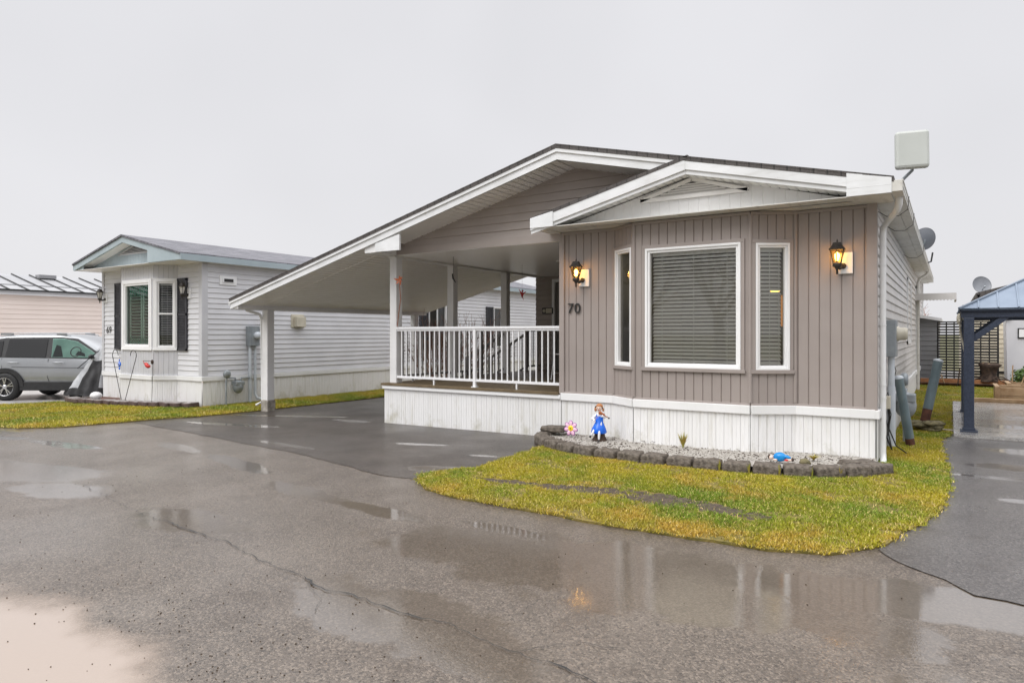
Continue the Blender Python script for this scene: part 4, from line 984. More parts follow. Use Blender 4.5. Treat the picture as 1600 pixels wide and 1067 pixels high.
for k in range(4): mb.box(-15.82 - .62 + k * .15, -15.82 + .62 - k * .15, 8.29, 8.32, 3.39 + k * .033, 3.40 + k * .033)
mb.build('gable_vent', M['pgrey'], h69)
mb = MB(); mb.face([(-16.5, 8.322, 3.365), (-15.15, 8.322, 3.365), (-15.82, 8.322, 3.54)]); mb.build('vent_backing', M['dark'], h69)
digits(h69, FW, .17, 1.52, '69', .17, M['dark'], .1, th=.005)
lantern(h69, -17.86, AY, 2.46, False, .95, 'frame'); lantern(h69, -14.25, AY, 2.46, False, .95, 'frame')
# small things on its side wall
mb = MB(); VS.box(mb, .40, .83, -.03, 0, 2.60, 2.80); VS.box(mb, .47, .76, -.045, -.03, 2.65, 2.75); mb.build('side_vent', M['frame'], h69)
mb = MB(); VS.box(mb, .50, .73, -.05, -.044, 2.665, 2.735); mb.build('side_vent_grille', M['dark'], h69)
mb = MB(); VS.box(mb, 2.35, 2.75, -.03, 0, 1.65, 1.98); VS.box(mb, 2.42, 2.70, -.16, -.03, 1.67, 1.92); mb.build('dryer_vent_hood', M['beige_pl'], h69, bevel=.01)
mb = MB(); mb.box(A1 + .02, A1 + .06, 20.5, 20.7, 2.5, 2.7); mb.build('wall_flower', M['frame'], h69)
for i, (y_, zt) in enumerate(((9.78, .0),)):
    e69 = thing('electric_meter', (A1 + .1, 9.85, -.1), 'grey electric meter box with twin conduits on the pale grey siding', 'electric meter')
    mb = MB(); mb.box(A1 + .02, A1 + .18, 9.72, 9.98, 1.22, 1.68); mb.build('meter_box', M['galv'], e69, bevel=.01)
    mb = MB(); mb.lathe([(.0, .1), (.07, .1), (.085, .06), (.085, 0)], (A1 + .18, 9.9, 1.46), 14, axis='x'); mb.build('meter_dial', M['pvc'], e69)
    mb = MB(); mb.tube([(A1 + .09, 9.78, 1.22), (A1 + .09, 9.78, -.1)], .035, 8); mb.tube([(A1 + .09, 9.92, 1.22), (A1 + .09, 9.92, .1), (A1 + .12, 9.95, 0), (A1 + .3, 10.1, -.05)], .03, 8); mb.build('conduit', M['pvc'], e69)
def gas_meter(x, y, z, label, s_=1., col='galv'):
    g = thing('gas_meter', (x, y, 0), label, 'gas meter')
    mb = MB(); mb.ball((x, y, z), (.11 * s_, .12 * s_, .15 * s_), 0, 12, 8); mb.box(x - .1 * s_, x + .1 * s_, y - .11 * s_, y + .11 * s_, z + .04 * s_, z + .13 * s_); mb.build('meter_body', M[col], g, bevel=.015)
    mb = MB(); mb.tube([(x, y - .07, z + .13), (x, y - .07, z + .2), (x, y - .28, z + .22), (x, y - .30, z + .15), (x, y - .30, gz(x))], .018, 7); mb.tube([(x, y + .07, z + .13), (x, y + .07, z + .2), (x, y + .3, z + .2), (x - .1, y + .34, z + .2)], .018, 7)
    mb.build('gas_pipe', M['galv'], g)
    mb = MB(); mb.lathe([(0, .05), (.07, .045), (.09, .02), (.09, -.02), (.07, -.045), (0, -.05)], (x, y - .28, z + .30 * s_), 14, axis='x'); mb.build('regulator', M[col], g); return g
gas_meter(A1 + .16, 9.42, .30, 'green grey gas meter with pipes against the white skirting of home 69')

# ================================================================== PEACH HOME, far left
ph = thing('mobile_home', (-30, 14, -.2), 'peach sided mobile home with pale ribbed metal roof behind the silver car', 'mobile home')
PX = -28.3
mb = MB(); siding(mb, (PX, 0), (PX, 30), rect(0, 30, .1, 2.92), LAP(.17, .018), 'lap', phase=.0); mb.box(PX - 4, PX - .02, 29.9, 30, -.2, 3); mb.build('lap_siding', M['peach'], ph)
mb = MB(); mb.box(PX - .05, PX + .16, 0, 30.2, 2.90, 3.04); mb.build('gutter', M['grey_sid'], ph)
mb = MB(); mb.prism([(PX + .2, 3.06), (PX - 3.0, 3.86), (PX - 6.2, 3.06), (PX - 6.2, 3.0), (PX + .2, 3.0)], -1, 'y', 30.3)
mb.build('roof', M['metroof'], ph)
mb = MB(); y = -.8
while y < 30:
    mb.bar((PX + .18, y, 3.09), (PX - 3.0, y, 3.885), .035, .04); y += .62
mb.box(PX + .1, PX + .22, -1, 30.3, 3.045, 3.10)
mb.build('roof_seam', M['dark'], ph)
mb = MB(); mb.box(PX - 1.0, PX - .75, -1, 14.4, 3.26, 3.33); mb.build('roof_snow_guard', M['gsid'], ph)
mb = MB(); mb.obox(Matrix.Translation((PX - 2.45, 12.6, 3.80)), .35, .62, .14); mb.build('roof_vent', M['gsid'], ph)
mb = MB(); siding(mb, (PX, 0), (PX, 30), rect(0, 30, -.3, .1), RIB(.11), 'v'); mb.build('skirting', M['skirt'], ph)

# ================================================================== SILVER CAR
def car():
    hd = R(34); root = thing('parked_car', (0, 0, 0), 'silver SUV with black lower cladding parked in front of the peach home', 'car')
    # local: x forward, y left(+)/right(-); the right side (-y) faces the camera
    HW = .91
    # x, z_bottom, belt z, roof z, half width, roof half width
    st = [(-1.00, .62, .95, 1.02, .60, .45), (-.98, .42, 1.04, 1.20, .80, .55), (-.86, .36, 1.10, 1.48, .87, .60), (-.70, .34, 1.11, 1.60, .90, .64), (-.3, .33, 1.10, 1.67, HW, .66),
          (.2, .33, 1.09, 1.70, HW, .67), (.8, .33, 1.07, 1.71, HW, .67), (1.3, .33, 1.05, 1.69, HW, .67), (1.62, .33, 1.04, 1.64, HW, .66), (1.95, .33, 1.035, 1.50, HW, .65), (2.25, .33, 1.03, 1.33, HW, .66),
          (2.62, .33, 1.02, 1.07, .90, .70), (2.9, .33, .98, 1.02, .895, .6), (3.25, .34, .92, .98, .86, .5), (3.5, .38, .78, .84, .76, .4), (3.6, .45, .62, .66, .6, .3)]
    mb = MB(); rings = []
    for (x, zb, zl, zr_, hw, rw) in st:
        half = [(hw * .90, zb), (hw * .985, zb + .12), (hw, zb + .30), (hw * .985, zl - .16), (hw * .955, zl), (rw + .02, max(zr_ - .07, zl + .01)), (rw - .06, max(zr_ - .015, zl + .015)), (rw * .5, zr_ + .008), (0, zr_ + .012)]
        rings.append([(x, -a, b) for a, b in half] + [(x, a, b) for a, b in half[-2::-1]])
    n = len(rings[0]); vs = [p for r_ in rings for p in r_]; fs = []
    for i in range(len(rings) - 1):
        for k in range(n - 1): fs.append((i * n + k, (i + 1) * n + k, (i + 1) * n + k + 1, i * n + k + 1))
    fs += [tuple(range(n))[::-1], tuple(range((len(rings) - 1) * n, len(rings) * n))]
    mb.mesh(vs, fs, 0, True); body = mb.build('body', M['silver'], root, local=True)
    md = body.modifiers.new('sub', 'SUBSURF'); md.levels = 1; md.render_levels = 2
    def side(x, z, o_=.006):      # point on the flank / glasshouse (camera side)
        if z > 1.05: t = (z - 1.06) / (.60); y = .868 + (.685 - .868) * t
        else: y = .902
        return (x, -(y + o_), z)
    def patch(poly, name, m, o_=.006, par=root, th=0):
        b = MB(); b.face([side(x, z, o_) for x, z in poly]); return b.build(name, m, par, local=True)
    gl = [( -.72, 1.13), (-.14, 1.12), (-.16, 1.52), (-.42, 1.48), (-.62, 1.36)]
    patch([(-.80, 1.10), (2.52, 1.075), (2.0, 1.40), (1.72, 1.57), (1.3, 1.615), (-.1, 1.60), (-.45, 1.55), (-.68, 1.42)], 'window_surround', M['clad'], .010)
    for nm, pl, g in (('rear_quarter_window', gl, 'glass_d'), ('rear_door_window', [(-.04, 1.12), (.98, 1.10), (.96, 1.565), (-.02, 1.555)], 'glass_d'), ('front_door_window', [(1.13, 1.10), (2.38, 1.085), (2.1, 1.28), (1.72, 1.50), (1.35, 1.575), (1.08, 1.575)], 'glass_c')):
        if g == 'glass_c':
            patch([(p[0] * 1, p[1]) for p in pl], 'window_recess', M['teal2'], .014)
        patch(pl, nm, M[g], .019)
    b = MB(); b.face([side(x, z, .016) for x, z in [(.98 - .9, 1.42), (.9, 1.41), (.9, 1.53), (.06, 1.525)]]); b.build('window_visor', M['gsid'], root, local=True)
    b = MB(); b.tube([side(1.72 + .13 * math.cos(t_), 1.24 + .12 * math.sin(t_), .016) for t_ in [k * .4 for k in range(17)]], .012, 5); b.face([side(1.72, 1.16, .017), side(1.98, 1.12, .017), side(1.95, 1.2, .017), side(1.78, 1.26, .017)]); b.face([side(1.15, 1.11, .0165), side(1.42, 1.11, .0165), side(1.32, 1.38, .0165), side(1.2, 1.42, .0165)]); b.build('steering_wheel', M['clad'], root, local=True)
    # seat shapes seen through the front window
    # cladding and sill
    b = MB()
    b.prism([(.36, .26), (2.35, .26), (2.3, .47), (2.2, .49), (.55, .49), (.42, .47)], -.935, 'y', -.85); b.build('sill_cladding', M['clad'], root, bevel=.015, local=True)
    for wx in (0, 2.7):
        b = MB()
        pts = [(wx + .47 * math.cos(t), .37 + .46 * math.sin(t)) for t in [math.pi * k / 16 for k in range(17)]]; pin = [(wx + .375 * math.cos(t), .36 + .365 * math.sin(t)) for t in [math.pi * k / 16 for k in range(17)]]
        for i in range(16):
            q = [pts[i], pts[i + 1], pin[i + 1], pin[i]]; b.prism(q, -.945, 'y', -.84)
        b.prism([(wx - .47, .3), (wx - .37, .3), (wx - .37, .40), (wx - .47, .40)], -.93, 'y', -.85); b.prism([(wx + .47, .3), (wx + .37, .3), (wx + .37, .40), (wx + .47, .40)], -.93, 'y', -.85)
        b.build('wheel_arch', M['clad'], root, local=True)
        b = MB(); b.lathe([(.375, 0), (.375, .04)], (wx, -.912, .37), 28, axis='y'); b.build('wheel_well', M['dark'], root, local=True)
        for sgn in (-1, 1):
            yc = sgn * .80
            b = MB(); b.lathe([(.235, -.12), (.30, -.125), (.345, -.10), (.355, -.05), (.355, .05), (.345, .1), (.30, .125), (.235, .12)], (wx, yc - .02 * -sgn * 0 - (.045 if sgn < 0 else -.0), .355), 28, axis='y', cap=False)
            wh = b.build('wheel', M['tyre'], root, local=True)
            if sgn < 0:
                b = MB(); yy = yc - .045 - .09
                b.lathe([(.24, -.02), (.225, -.025), (.215, 0), (.215, .12)], (wx, yy, .355), 28, axis='y', cap=False)
                for k in range(5):
                    for dl in (-.17, .17):
                        t = 2 * math.pi * k / 5 + .3; t2 = t + dl
                        b.bar((wx + .05 * math.cos(t), yy - .002, .355 + .05 * math.sin(t)), (wx + .222 * math.cos(t2), yy - .006, .355 + .222 * math.sin(t2)), .022, .035, up=(0, 1, 0))
                b.lathe([(.0, -.02), (.05, -.018), (.06, 0), (.06, .03)], (wx, yy, .355), 16, axis='y'); b.build('rim', M['alloy'], wh, local=True)
                b = MB(); b.lathe([(.21, 0), (.21, .01)], (wx, yy + .09, .355), 24, axis='y'); b.build('brake_disc', M['gsid'], wh, local=True)
    # seams, handles, fuel flap, roof rails
    b = MB()
    for pl in (((-.12, 1.08), (-.10, .80), (-.02, .72)), ((1.05, 1.06), (1.05, .6), (1.09, .49))):
        for p, q in zip(pl, pl[1:]): b.bar(side(*p, .004), side(*q, .004), .008, .006)
    b.bar(side(.15, .86, .003), side(2.3, .83, .003), .012, .008); b.build('door_seam', M['clad'], root, local=True)
    for hx in (.05, 1.2):
        b = MB(); b.tube([side(hx, .965, .01), side(hx + .03, .97, .035), side(hx + .22, .97, .035), side(hx + .25, .965, .01)], .014, 6); b.build('door_handle', M['silver'], root, local=True)
    b = MB(); b.lathe([(.10, -.002), (.094, -.006)], (-.42, -.908, .96), 20, axis='y'); b.build('fuel_flap', M['silver'], root, local=True)
    b = MB()
    for y_ in (-.60, .60):
        b.tube([(-.35, y_, 1.66), (-.25, y_, 1.71), (1.2, y_, 1.72), (1.45, y_, 1.66)], .014, 6)
        b.box(-.33, -.02, y_ - .02, y_ + .02, 1.66, 1.72); b.box(1.1, 1.35, y_ - .02, y_ + .02, 1.66, 1.72)
    b.build('roof_rail', M['silver'], root, local=True)
    b = MB(); b.tube([side(-.95, .93, -.12), side(-.97, .93, -.05)], .06, 8); b.build('tail_light', M['red'], root, local=True)
    b = MB(); b.ball((2.2, -.98, 1.12), (.06, .09, .06), 0, 10, 8); b.build('wing_mirror', M['clad'], root, local=True)
    b = MB(); b.lathe([(0, 0), (.02, .01), (.0, .02)], (0, 0, 0), 6); 
    c = Vector((-20.62, 8.08)); root.location = (c.x, c.y, gz(c.x)); root.rotation_euler = (0, 0, hd)
    return root
M['teal2'] = mat('car_cabin', (.42, .56, .51), .7, (.62, .75, .70), 3.2, detail=3)
car()

# covered scooter beside home 69 -----------------------------------
def cov():
    r = thing('covered_scooter', (-18.55, 8.75, gz(-18)), 'small vehicle under a silver and black fabric cover beside the corner of home 69', 'covered scooter')
    def ring(z, rx, ry, cx, n=28, w=0.03, ph=0):
        return [(cx + rx * math.cos(2 * math.pi * k / n) * (1 + w * math.sin(k * 2.3 + ph)), ry * math.sin(2 * math.pi * k / n) * (1 + w * math.sin(k * 3.1 + ph)), z + .02 * math.sin(k * 1.7)) for k in range(n)]
    lv = [(.12, .80, .50, .0), (.3, .76, .49, .03), (.55, .62, .44, .10), (.80, .50, .38, .17), (1.0, .40, .33, .23), (1.2, .28, .26, .30), (1.36, .17, .18, .36), (1.42, .08, .1, .38)]
    rings = [ring(z, rx, ry, cx, w=.035 if i < 4 else .02, ph=i * .5) for i, (z, rx, ry, cx) in enumerate(lv)]
    mb = MB(); n = 28; vs = [p for q in rings for p in q]
    for i in range(len(rings) - 1):
        for k in range(n):
            dark = ((k in (0, 1, 2, 3, 26, 27, 25)) and i < 4) or i == 0 or (k in (12, 13, 14, 15) and i < 5) or (k in (20, 21, 22) and 1 <= i < 4)
            a = rings[i]; b = rings[i + 1]; mb.face([a[k], a[(k + 1) % n], b[(k + 1) % n], b[k]], 1 if dark else 0, False)
    mb.face(rings[-1], 1); o = mb.build('cover', [M['cover'], M['coverb']], r, local=True, weld=True)
    bm = bmesh.new(); bm.from_mesh(o.data); bmesh.ops.subdivide_edges(bm, edges=bm.edges[:], cuts=2, use_grid_fill=True)
    for v in bm.verts:
        t_ = math.atan2(v.co.y, v.co.x - .15); q = noise.noise(Vector((math.cos(t_) * 4, math.sin(t_) * 4, v.co.z * 1.2))) * .07 + noise.noise(Vector((v.co.x * 9, v.co.y * 9, v.co.z * 5))) * .03
        v.co.x += math.cos(t_) * q; v.co.y += math.sin(t_) * q
    bm.to_mesh(o.data); bm.free()
    for p in o.data.polygons: p.use_smooth = True
    mb = MB()
    mb.tube([(.36, -.1, 1.40), (.15, -.30, 1.15), (-.2, -.42, .8)], .012, 5); mb.tube([(.42, -.1, 1.38), (.40, -.28, 1.15), (.42, -.33, 1.0)], .012, 5); mb.build('cover_strap', M['coverb'], r, local=True)
    mb = MB(); mb.ball((.38, 0, 1.45), (.12, .1, .05), 0, 10, 6); mb.build('cover_top', M['gsid'], r, local=True)
    for x in (-.35, .45):
        mb = MB(); mb.lathe([(.05, -.06), (.17, -.06), (.19, 0), (.17, .06), (.05, .06)], (x, -.25, .19), 18, axis='y'); mb.build('wheel', M['tyre'], r, local=True)
    r.rotation_euler = (0, 0, R(32)); return r
cov()

# ================================================================== GARDEN EDGE, HOME 70
def rough_block(name, sx, sy, sz, seed, m, top=None, amp=.012, taper=.82):
    bm = bmesh.new(); bmesh.ops.create_cube(bm, size=1)
    bmesh.ops.subdivide_edges(bm, edges=bm.edges[:], cuts=5, use_grid_fill=True)
    for v in bm.verts:
        x, y, z = v.co
        k = 1 - (1 - taper) * (z + .5) * .55; 
        ex = 1 - .10 * max(0, abs(z) * 2 - .6) - .0
        v.co = Vector((x * sx * (k if y < 0 else k * .95) * ex, (y * k) * sy * ex, z * sz))
        q = noise.noise_vector(Vector((x * 3 + seed * 9, y * 3, z * 3))) * amp + noise.noise_vector(Vector((x * 9 + seed * 5, y * 9, z * 9))) * amp * .5
        v.co += q
        v.co.z += sz / 2
    me = bpy.data.meshes.new(name); bm.to_mesh(me); bm.free(); me.materials.append(m)
    if top: 
        me.materials.append(top)
        for p in me.polygons:
            if p.normal.z > .7: p.material_index = 1
    for p in me.polygons: p.use_smooth = True
    return me
blkm = [rough_block('edging_block', .295, .20, .125, i, M['block']) for i in range(5)]
path_pts = [(-4.92, 8.52), (-4.86, 8.25), (-4.66, 8.0), (-4.38, 7.79), (-4.10, 7.64), (-3.80, 7.55), (-3.49, 7.50), (-3.18, 7.48), (-2.87, 7.46), (-2.56, 7.45), (-2.25, 7.45), (-1.94, 7.46), (-1.64, 7.50), (-1.35, 7.58), (-1.07, 7.69), (-.84, 7.88), (-.66, 8.10)]
lab = ['rough edging block at the far left end against the porch skirting', 'second rough edging block from the left end of the garden edge', 'edging block just left of the pink flower ornament', 'edging block directly in front of the pink flower ornament', 'edging block between the flower ornament and the violin girl statue', 'edging block directly in front of the violin girl statue',
       'edging block just right of the violin girl statue', 'second edging block right of the violin girl statue', 'edging block midway between the violin statue and the yellow tuft', 'edging block directly in front of the yellow leafy tuft', 'edging block just right of the yellow leafy tuft', 'edging block midway between the yellow tuft and the blue ornament',
       'edging block just left of the fallen blue ornament', 'edging block directly in front of the fallen blue ornament', 'edging block just right of the fallen blue ornament', 'edging block at the bend near the right corner of the taupe home', 'last edging block at the right end beside the white downspout']
for i, (x, y) in enumerate(path_pts):
    a = path_pts[max(i - 1, 0)]; b = path_pts[min(i + 1, len(path_pts) - 1)]
    o = bpy.data.objects.new('edging_block', blkm[i % 5]); COL.objects.link(o); o.location = (x, y, gz(x) + .0)
    o.rotation_euler = (rnd.uniform(-.03, .03), rnd.uniform(-.03, .03), math.atan2(b[1] - a[1], b[0] - a[0]) + rnd.uniform(-.05, .05)); tag(o, lab[i], 'edging block', 'blocks edging the white pebble bed')
for (x, y, lb) in ((-4.80, 8.52, 'flat cap block laid on top at the left end of the garden edge'),):
    o = bpy.data.objects.new('edging_block', rough_block('edging_block', .36, .26, .07, 8, M['block'])); COL.objects.link(o); o.location = (x, y, gz(x) + .13); tag(o, lb, 'edging block', 'blocks edging the white pebble bed')
o = bpy.data.objects.new('stepping_stone', rough_block('stepping_stone', .40, .17, .05, 9, M['block'])); COL.objects.link(o); o.location = (-.84, 8.2, .075); o.rotation_euler = (.0, 0, R(38)); tag(o, 'flat dark stone lying on pebbles beside the right corner downspout', 'stone')
BED = [(-4.9, 8.72)] + [(x + .03, y + .05) for x, y in path_pts] + [(-.72, 8.72)]
sheet('pebble_bed', BED, M['pebble'], .075, kind='structure')
rs = np.random.RandomState(11); mb = MB(); c_ = 0
while c_ < 2600:
    x = rs.uniform(-4.9, -.7); y = rs.uniform(7.5, 8.72)
    if not inpoly(BED, np.array([x]), np.array([y]))[0]: continue
    if any(False for _ in ()): continue
    s_ = rs.uniform(.006, .014); dark = rs.rand() < .13
    mb.ball((x, y, gz(x) + .077 + s_ * .2), (s_, s_ * rs.uniform(.7, 1), s_ * .6), 1 if dark else 0, 6, 4, Matrix.Rotation(rs.uniform(0, 6), 4, 'Z')); c_ += 1
tag(mb.build('pebbles', [M['pebble'], M['dirt']]), 'white pebbles filling the narrow bed below the taupe bay window', 'pebbles', kind='stuff')

def tuft(x, y, z, n, h, m, label, seed, name='leafy_tuft', spread=.6):
    rs = np.random.RandomState(seed); mb = MB()
    for k in range(n):
        t = rs.uniform(0, 6.28); ln = h * rs.uniform(.5, 1.1); sp_ = spread * rs.uniform(.2, 1); w_ = rs.uniform(.004, .009); P_ = []
        for j in range(5):
            f = j / 4; P_.append(Vector((x + math.cos(t) * ln * sp_ * f ** 1.2, y + math.sin(t) * ln * sp_ * f ** 1.2, z + ln * (f - .45 * sp_ * f * f))))
        s_ = Vector((-math.sin(t), math.cos(t), 0))
        for j in range(4):
            wa_, wb = w_ * (1 - (j / 4) ** 2), w_ * (1 - ((j + 1) / 4) ** 2); mb.face([P_[j] - s_ * wa_, P_[j] + s_ * wa_, P_[j + 1] + s_ * wb, P_[j + 1] - s_ * wb])
    o = mb.build(name, m); return tag(o, label, 'plant')
tuft(-2.78, 8.16, .09, 80, .22, M['straw'], 'small yellow green leafy tuft growing in the white pebble bed', 3)
tuft(-1.28, 8.15, .09, 60, .09, M['straw'], 'low dry straw tuft in the pebbles near the right end of the bed', 5, spread=1.3)
for i, (x, y) in enumerate(((-1.79, 7.36), (-1.5, 7.43), (-2.1, 7.35), (-1.2, 7.53), (-.95, 7.66))):
    t = tuft(x, y, .0, 14, .15, M['straw'], ['dry straw weeds in the joint below the blue ornament', 'dry straw weeds in the joint one block right of the blue ornament', 'dry straw weeds in the joint one block left of the blue ornament', 'dry straw weeds hanging over the block before the bend', 'dry straw weeds at the bend of the garden edge'][i], 20 + i, 'dry_weed', .25)
    t['group'] = 'dry weeds between the edging blocks'

rs = np.random.RandomState(31); mb = MB()
for k in range(60):
    x = rs.uniform(-4.7, -.9); y = rs.uniform(7.75, 8.6); a = rs.uniform(0, 3.14); ln = rs.uniform(.02, .07)
    mb.tube([(x, y, .085), (x + ln * math.cos(a), y + ln * .5 * math.sin(a), .088 + rs.uniform(0, .012))], rs.uniform(.002, .005), 4)
tag(mb.build('leaf_litter', M['stump']), 'dead twigs and leaf crumbs lying on the white pebbles', 'leaf litter', kind='stuff')
# flower ornament ---------------------------------------------------
fl = thing('flower_ornament', (-4.45, 8.35, .04), 'pink and purple flower ornament with yellow centre in the pebbles', 'garden ornament')
c = Vector((-4.45, 8.35, .22)); mb = MB(); mb2_ = MB()
for k in range(7):
    t = R(90) + 2 * math.pi * k / 7; d = Vector((math.cos(t), 0, math.sin(t))); q = c + d * .085
    for B_, s_, o_ in ((mb2_, 1.0, 0), (mb, .78, -.006)):
        Mx = Matrix.Rotation(-t + R(90), 4, 'Y'); B_.ball(q + Vector((0, o_, 0)), (.042 * s_, .010, .058 * s_), 0, 14, 8, Matrix.Rotation(-(t - R(90)), 4, 'Y'))
mb2_.build('petal_rim', M['purple'], fl); mb.build('petal', M['pink'], fl)
mb = MB(); mb.lathe([(0, -.022), (.04, -.02), (.055, -.008), (.055, .01)], c, 18, axis='y'); fc = mb.build('flower_centre', M['yellow'], fl)
mb = MB(); mb.ball(c + Vector((0, -.024, 0)), (.012, .006, .012), 0, 8, 6); mb.ball(c + Vector((-.018, -.022, .018)), .005, 0, 6, 4); mb.ball(c + Vector((.018, -.022, .018)), .005, 0, 6, 4); mb.build('flower_eye', M['dark'], fc)
mb = MB(); mb.tube([c + Vector((0, .02, -.03)), c + Vector((0, .02, -.19))], .008, 6); mb.build('stem', M['gsid'], fl)
fl.scale = (.78, .78, .78)

# violin girl statue --------------------------------------------------
def skin_body(name, verts, edges, rad, m, parent, sub=2):
    me = bpy.data.meshes.new(name); me.from_pydata(verts, edges, []); me.update(); o = bpy.data.objects.new(name, me); COL.objects.link(o)
    md = o.modifiers.new('skin', 'SKIN'); md.use_smooth_shade = True
    for i, r_ in enumerate(rad): o.data.skin_vertices[0].data[i].radius = (r_, r_)
    o.data.skin_vertices[0].data[0].use_root = True
    s_ = o.modifiers.new('sub', 'SUBSURF'); s_.levels = sub; s_.render_levels = sub; me.materials.append(m); o.parent = parent; return o
st = thing('statue', (-4.03, 8.36, .09), 'girl statue in blue dress playing a violin, seated on a small dark stump', 'garden statue')
# local coordinates, height .49, facing -y
V_ = [(0, 0, .20), (0, 0, .27), (0, 0, .335), (0, -.005, .365), (0, -.01, .39),            # pelvis .. neck, head base
      (-.045, 0, .335), (-.085, -.02, .29), (-.045, -.075, .27),                             # right arm (image left) towards the bow hand
      (.045, 0, .335), (.085, -.05, .31), (.06, -.10, .335),                                 # left arm under the violin
      (-.03, -.05, .19), (-.06, -.09, .13), (-.085, -.10, .085), (.03, -.06, .19), (.02, -.10, .12), (.015, -.10, .035)]
E_ = [(0, 1), (1, 2), (2, 3), (3, 4), (2, 5), (5, 6), (6, 7), (2, 8), (8, 9), (9, 10), (0, 11), (11, 12), (12, 13), (0, 14), (14, 15), (15, 16)]
skin_body('body', V_, E_, [.045, .04, .036, .016, .018, .022, .018, .013, .022, .018, .013, .026, .018, .013, .026, .018, .013], M['cloth_w'], st)
mb = MB(); mb.ball((0, -.012, .425), (.038, .038, .043), 0, 16, 12); mb.ball((0, -.05, .418), (.006, .008, .007), 0, 8, 6); mb.ball((-.038, -.01, .42), (.006, .01, .011), 0, 6, 5); mb.build('head', M['skin'], st, local=True)
mb = MB(); mb.ball((-.014, -.046, .428), (.005, .004, .005), 0, 8, 6); mb.ball((.014, -.046, .428), (.005, .004, .005), 0, 8, 6); mb.build('eyes', M['dark'], st, local=True)
mb = MB(); mb.ball((0, -.047, .403), (.010, .004, .003), 0, 8, 6); mb.build('mouth', M['red'], st, local=True)
mb = MB(); mb.ball((0, .002, .440), (.047, .045, .040), 0, 16, 10); mb.ball((-.052, .0, .405), (.018, .018, .028), 0, 10, 8); mb.ball((.048, .0, .402), (.014, .016, .024), 0, 10, 8); mb.ball((0, -.03, .455), (.034, .02, .012), 0, 10, 6); mb.build('hair', M['hair'], st, local=True)
mb = MB(); mb.ball((-.046, -.008, .436), (.014, .01, .012), 0, 8, 6); mb.ball((.042, -.012, .424), (.010, .01, .010), 0, 8, 6); mb.build('hair_bow', M['dark'], st, local=True)
mb = MB(); prof = [(.043, .325), (.052, .29), (.052, .25), (.066, .215), (.088, .17), (.098, .125), (.09, .112)]
n = 26; rg = []
for j, (r_, z) in enumerate(prof):
    rg.append([(r_ * (1 + .06 * math.sin(k * 2.4) * (j / 6)) * math.cos(2 * math.pi * k / n), -.022 * (j / 4 if j < 4 else 1) * 1.3 + r_ * .85 * (1 + .06 * math.sin(k * 2.4) * (j / 6)) * math.sin(2 * math.pi * k / n), z) for k in range(n)])
for j in range(6):
    for k in range(n): mb.face([rg[j][k], rg[j + 1][k], rg[j + 1][(k + 1) % n], rg[j][(k + 1) % n]], 0, True)
mb.tube([(-.03, -.035, .32), (-.034, -.015, .345), (-.03, .03, .335)], .007, 5); mb.tube([(.03, -.035, .32), (.034, -.015, .345), (.03, .03, .335)], .007, 5)
mb.build('dress', M['blueg'], st, local=True, weld=True)
mb = MB(); mb.ball((-.085, -.022, .288), (.022, .022, .024), 0, 10, 8); mb.ball((-.05, -.078, .268), (.017, .013, .013), 0, 10, 8); mb.ball((.062, -.10, .335), (.013, .013, .013), 0, 10, 8)
for hx, hy, hz_, s1 in ((-.05, -.078, .268, 1), (.062, -.10, .335, -1)):
    for k in range(4): mb.tube([(hx + s1 * .004, hy - .006 + k * .004, hz_), (hx + s1 * .014, hy - .012 + k * .004, hz_ - .003), (hx + s1 * .016, hy - .014 + k * .004, hz_ - .013)], .0026, 5)
    mb.tube([(hx, hy + .008, hz_ + .004), (hx + s1 * .008, hy, hz_ + .014)], .003, 5)
mb.build('hands_and_sleeves', M['cloth_w'], st, local=True)
mb = MB(); Mx = Matrix.Translation((.055, -.075, .355)) @ Matrix.Rotation(R(28), 4, 'Y')
for cx, rx in ((-.030, .026), (.015, .022), (-.008, .019)): mb.ball(Mx @ Vector((cx, 0, 0)), (rx, .011, rx * .95), 0, 14, 8, Matrix.Rotation(R(28), 4, 'Y'))
mb.bar(Mx @ Vector((.02, 0, 0)), Mx @ Vector((.09, 0, 0)), .009, .009); vi = mb.build('violin', M['violin'], st, local=True)
mb = MB(); mb.ball(Mx @ Vector((.095, 0, 0)), (.012, .008, .012), 0, 8, 6); mb.build('scroll', M['dark'], vi, local=True)
mb = MB(); mb.tube([(-.05, -.09, .268), (.06, -.095, .385)], .0022, 5); mb.build('violin_bow', M['hair'], st, local=True)
mb = MB(); n = 18; rg = []
for j, (r_, z) in enumerate(((.11, 0), (.085, .03), (.065, .07), (.06, .12), (.06, .16))):
    rg.append([(r_ * (1 + (.16 if k % 3 == 0 else -.06) * (1 - j / 5)) * math.cos(2 * math.pi * k / n), .01 + r_ * (1 + (.16 if k % 3 == 0 else -.06) * (1 - j / 5)) * math.sin(2 * math.pi * k / n), z) for k in range(n)])
for j in range(4):
    for k in range(n): mb.face([rg[j][k], rg[j][(k + 1) % n], rg[j + 1][(k + 1) % n], rg[j + 1][k]], 0, True)
mb.face(rg[-1]); mb.build('stump_seat', M['stump'], st, local=True, weld=True)
mb = MB(); mb.ball((.015, -.118, .018), (.017, .032, .014), 0, 10, 6); mb.ball((-.094, -.116, .075), (.015, .026, .013), 0, 10, 6); mb.build('shoes', M['dark'], st, local=True)
st.rotation_euler = (0, 0, R(12)); st.location = (-4.0, 8.33, .035)
st.scale = (1.06, 1.06, 1.08)

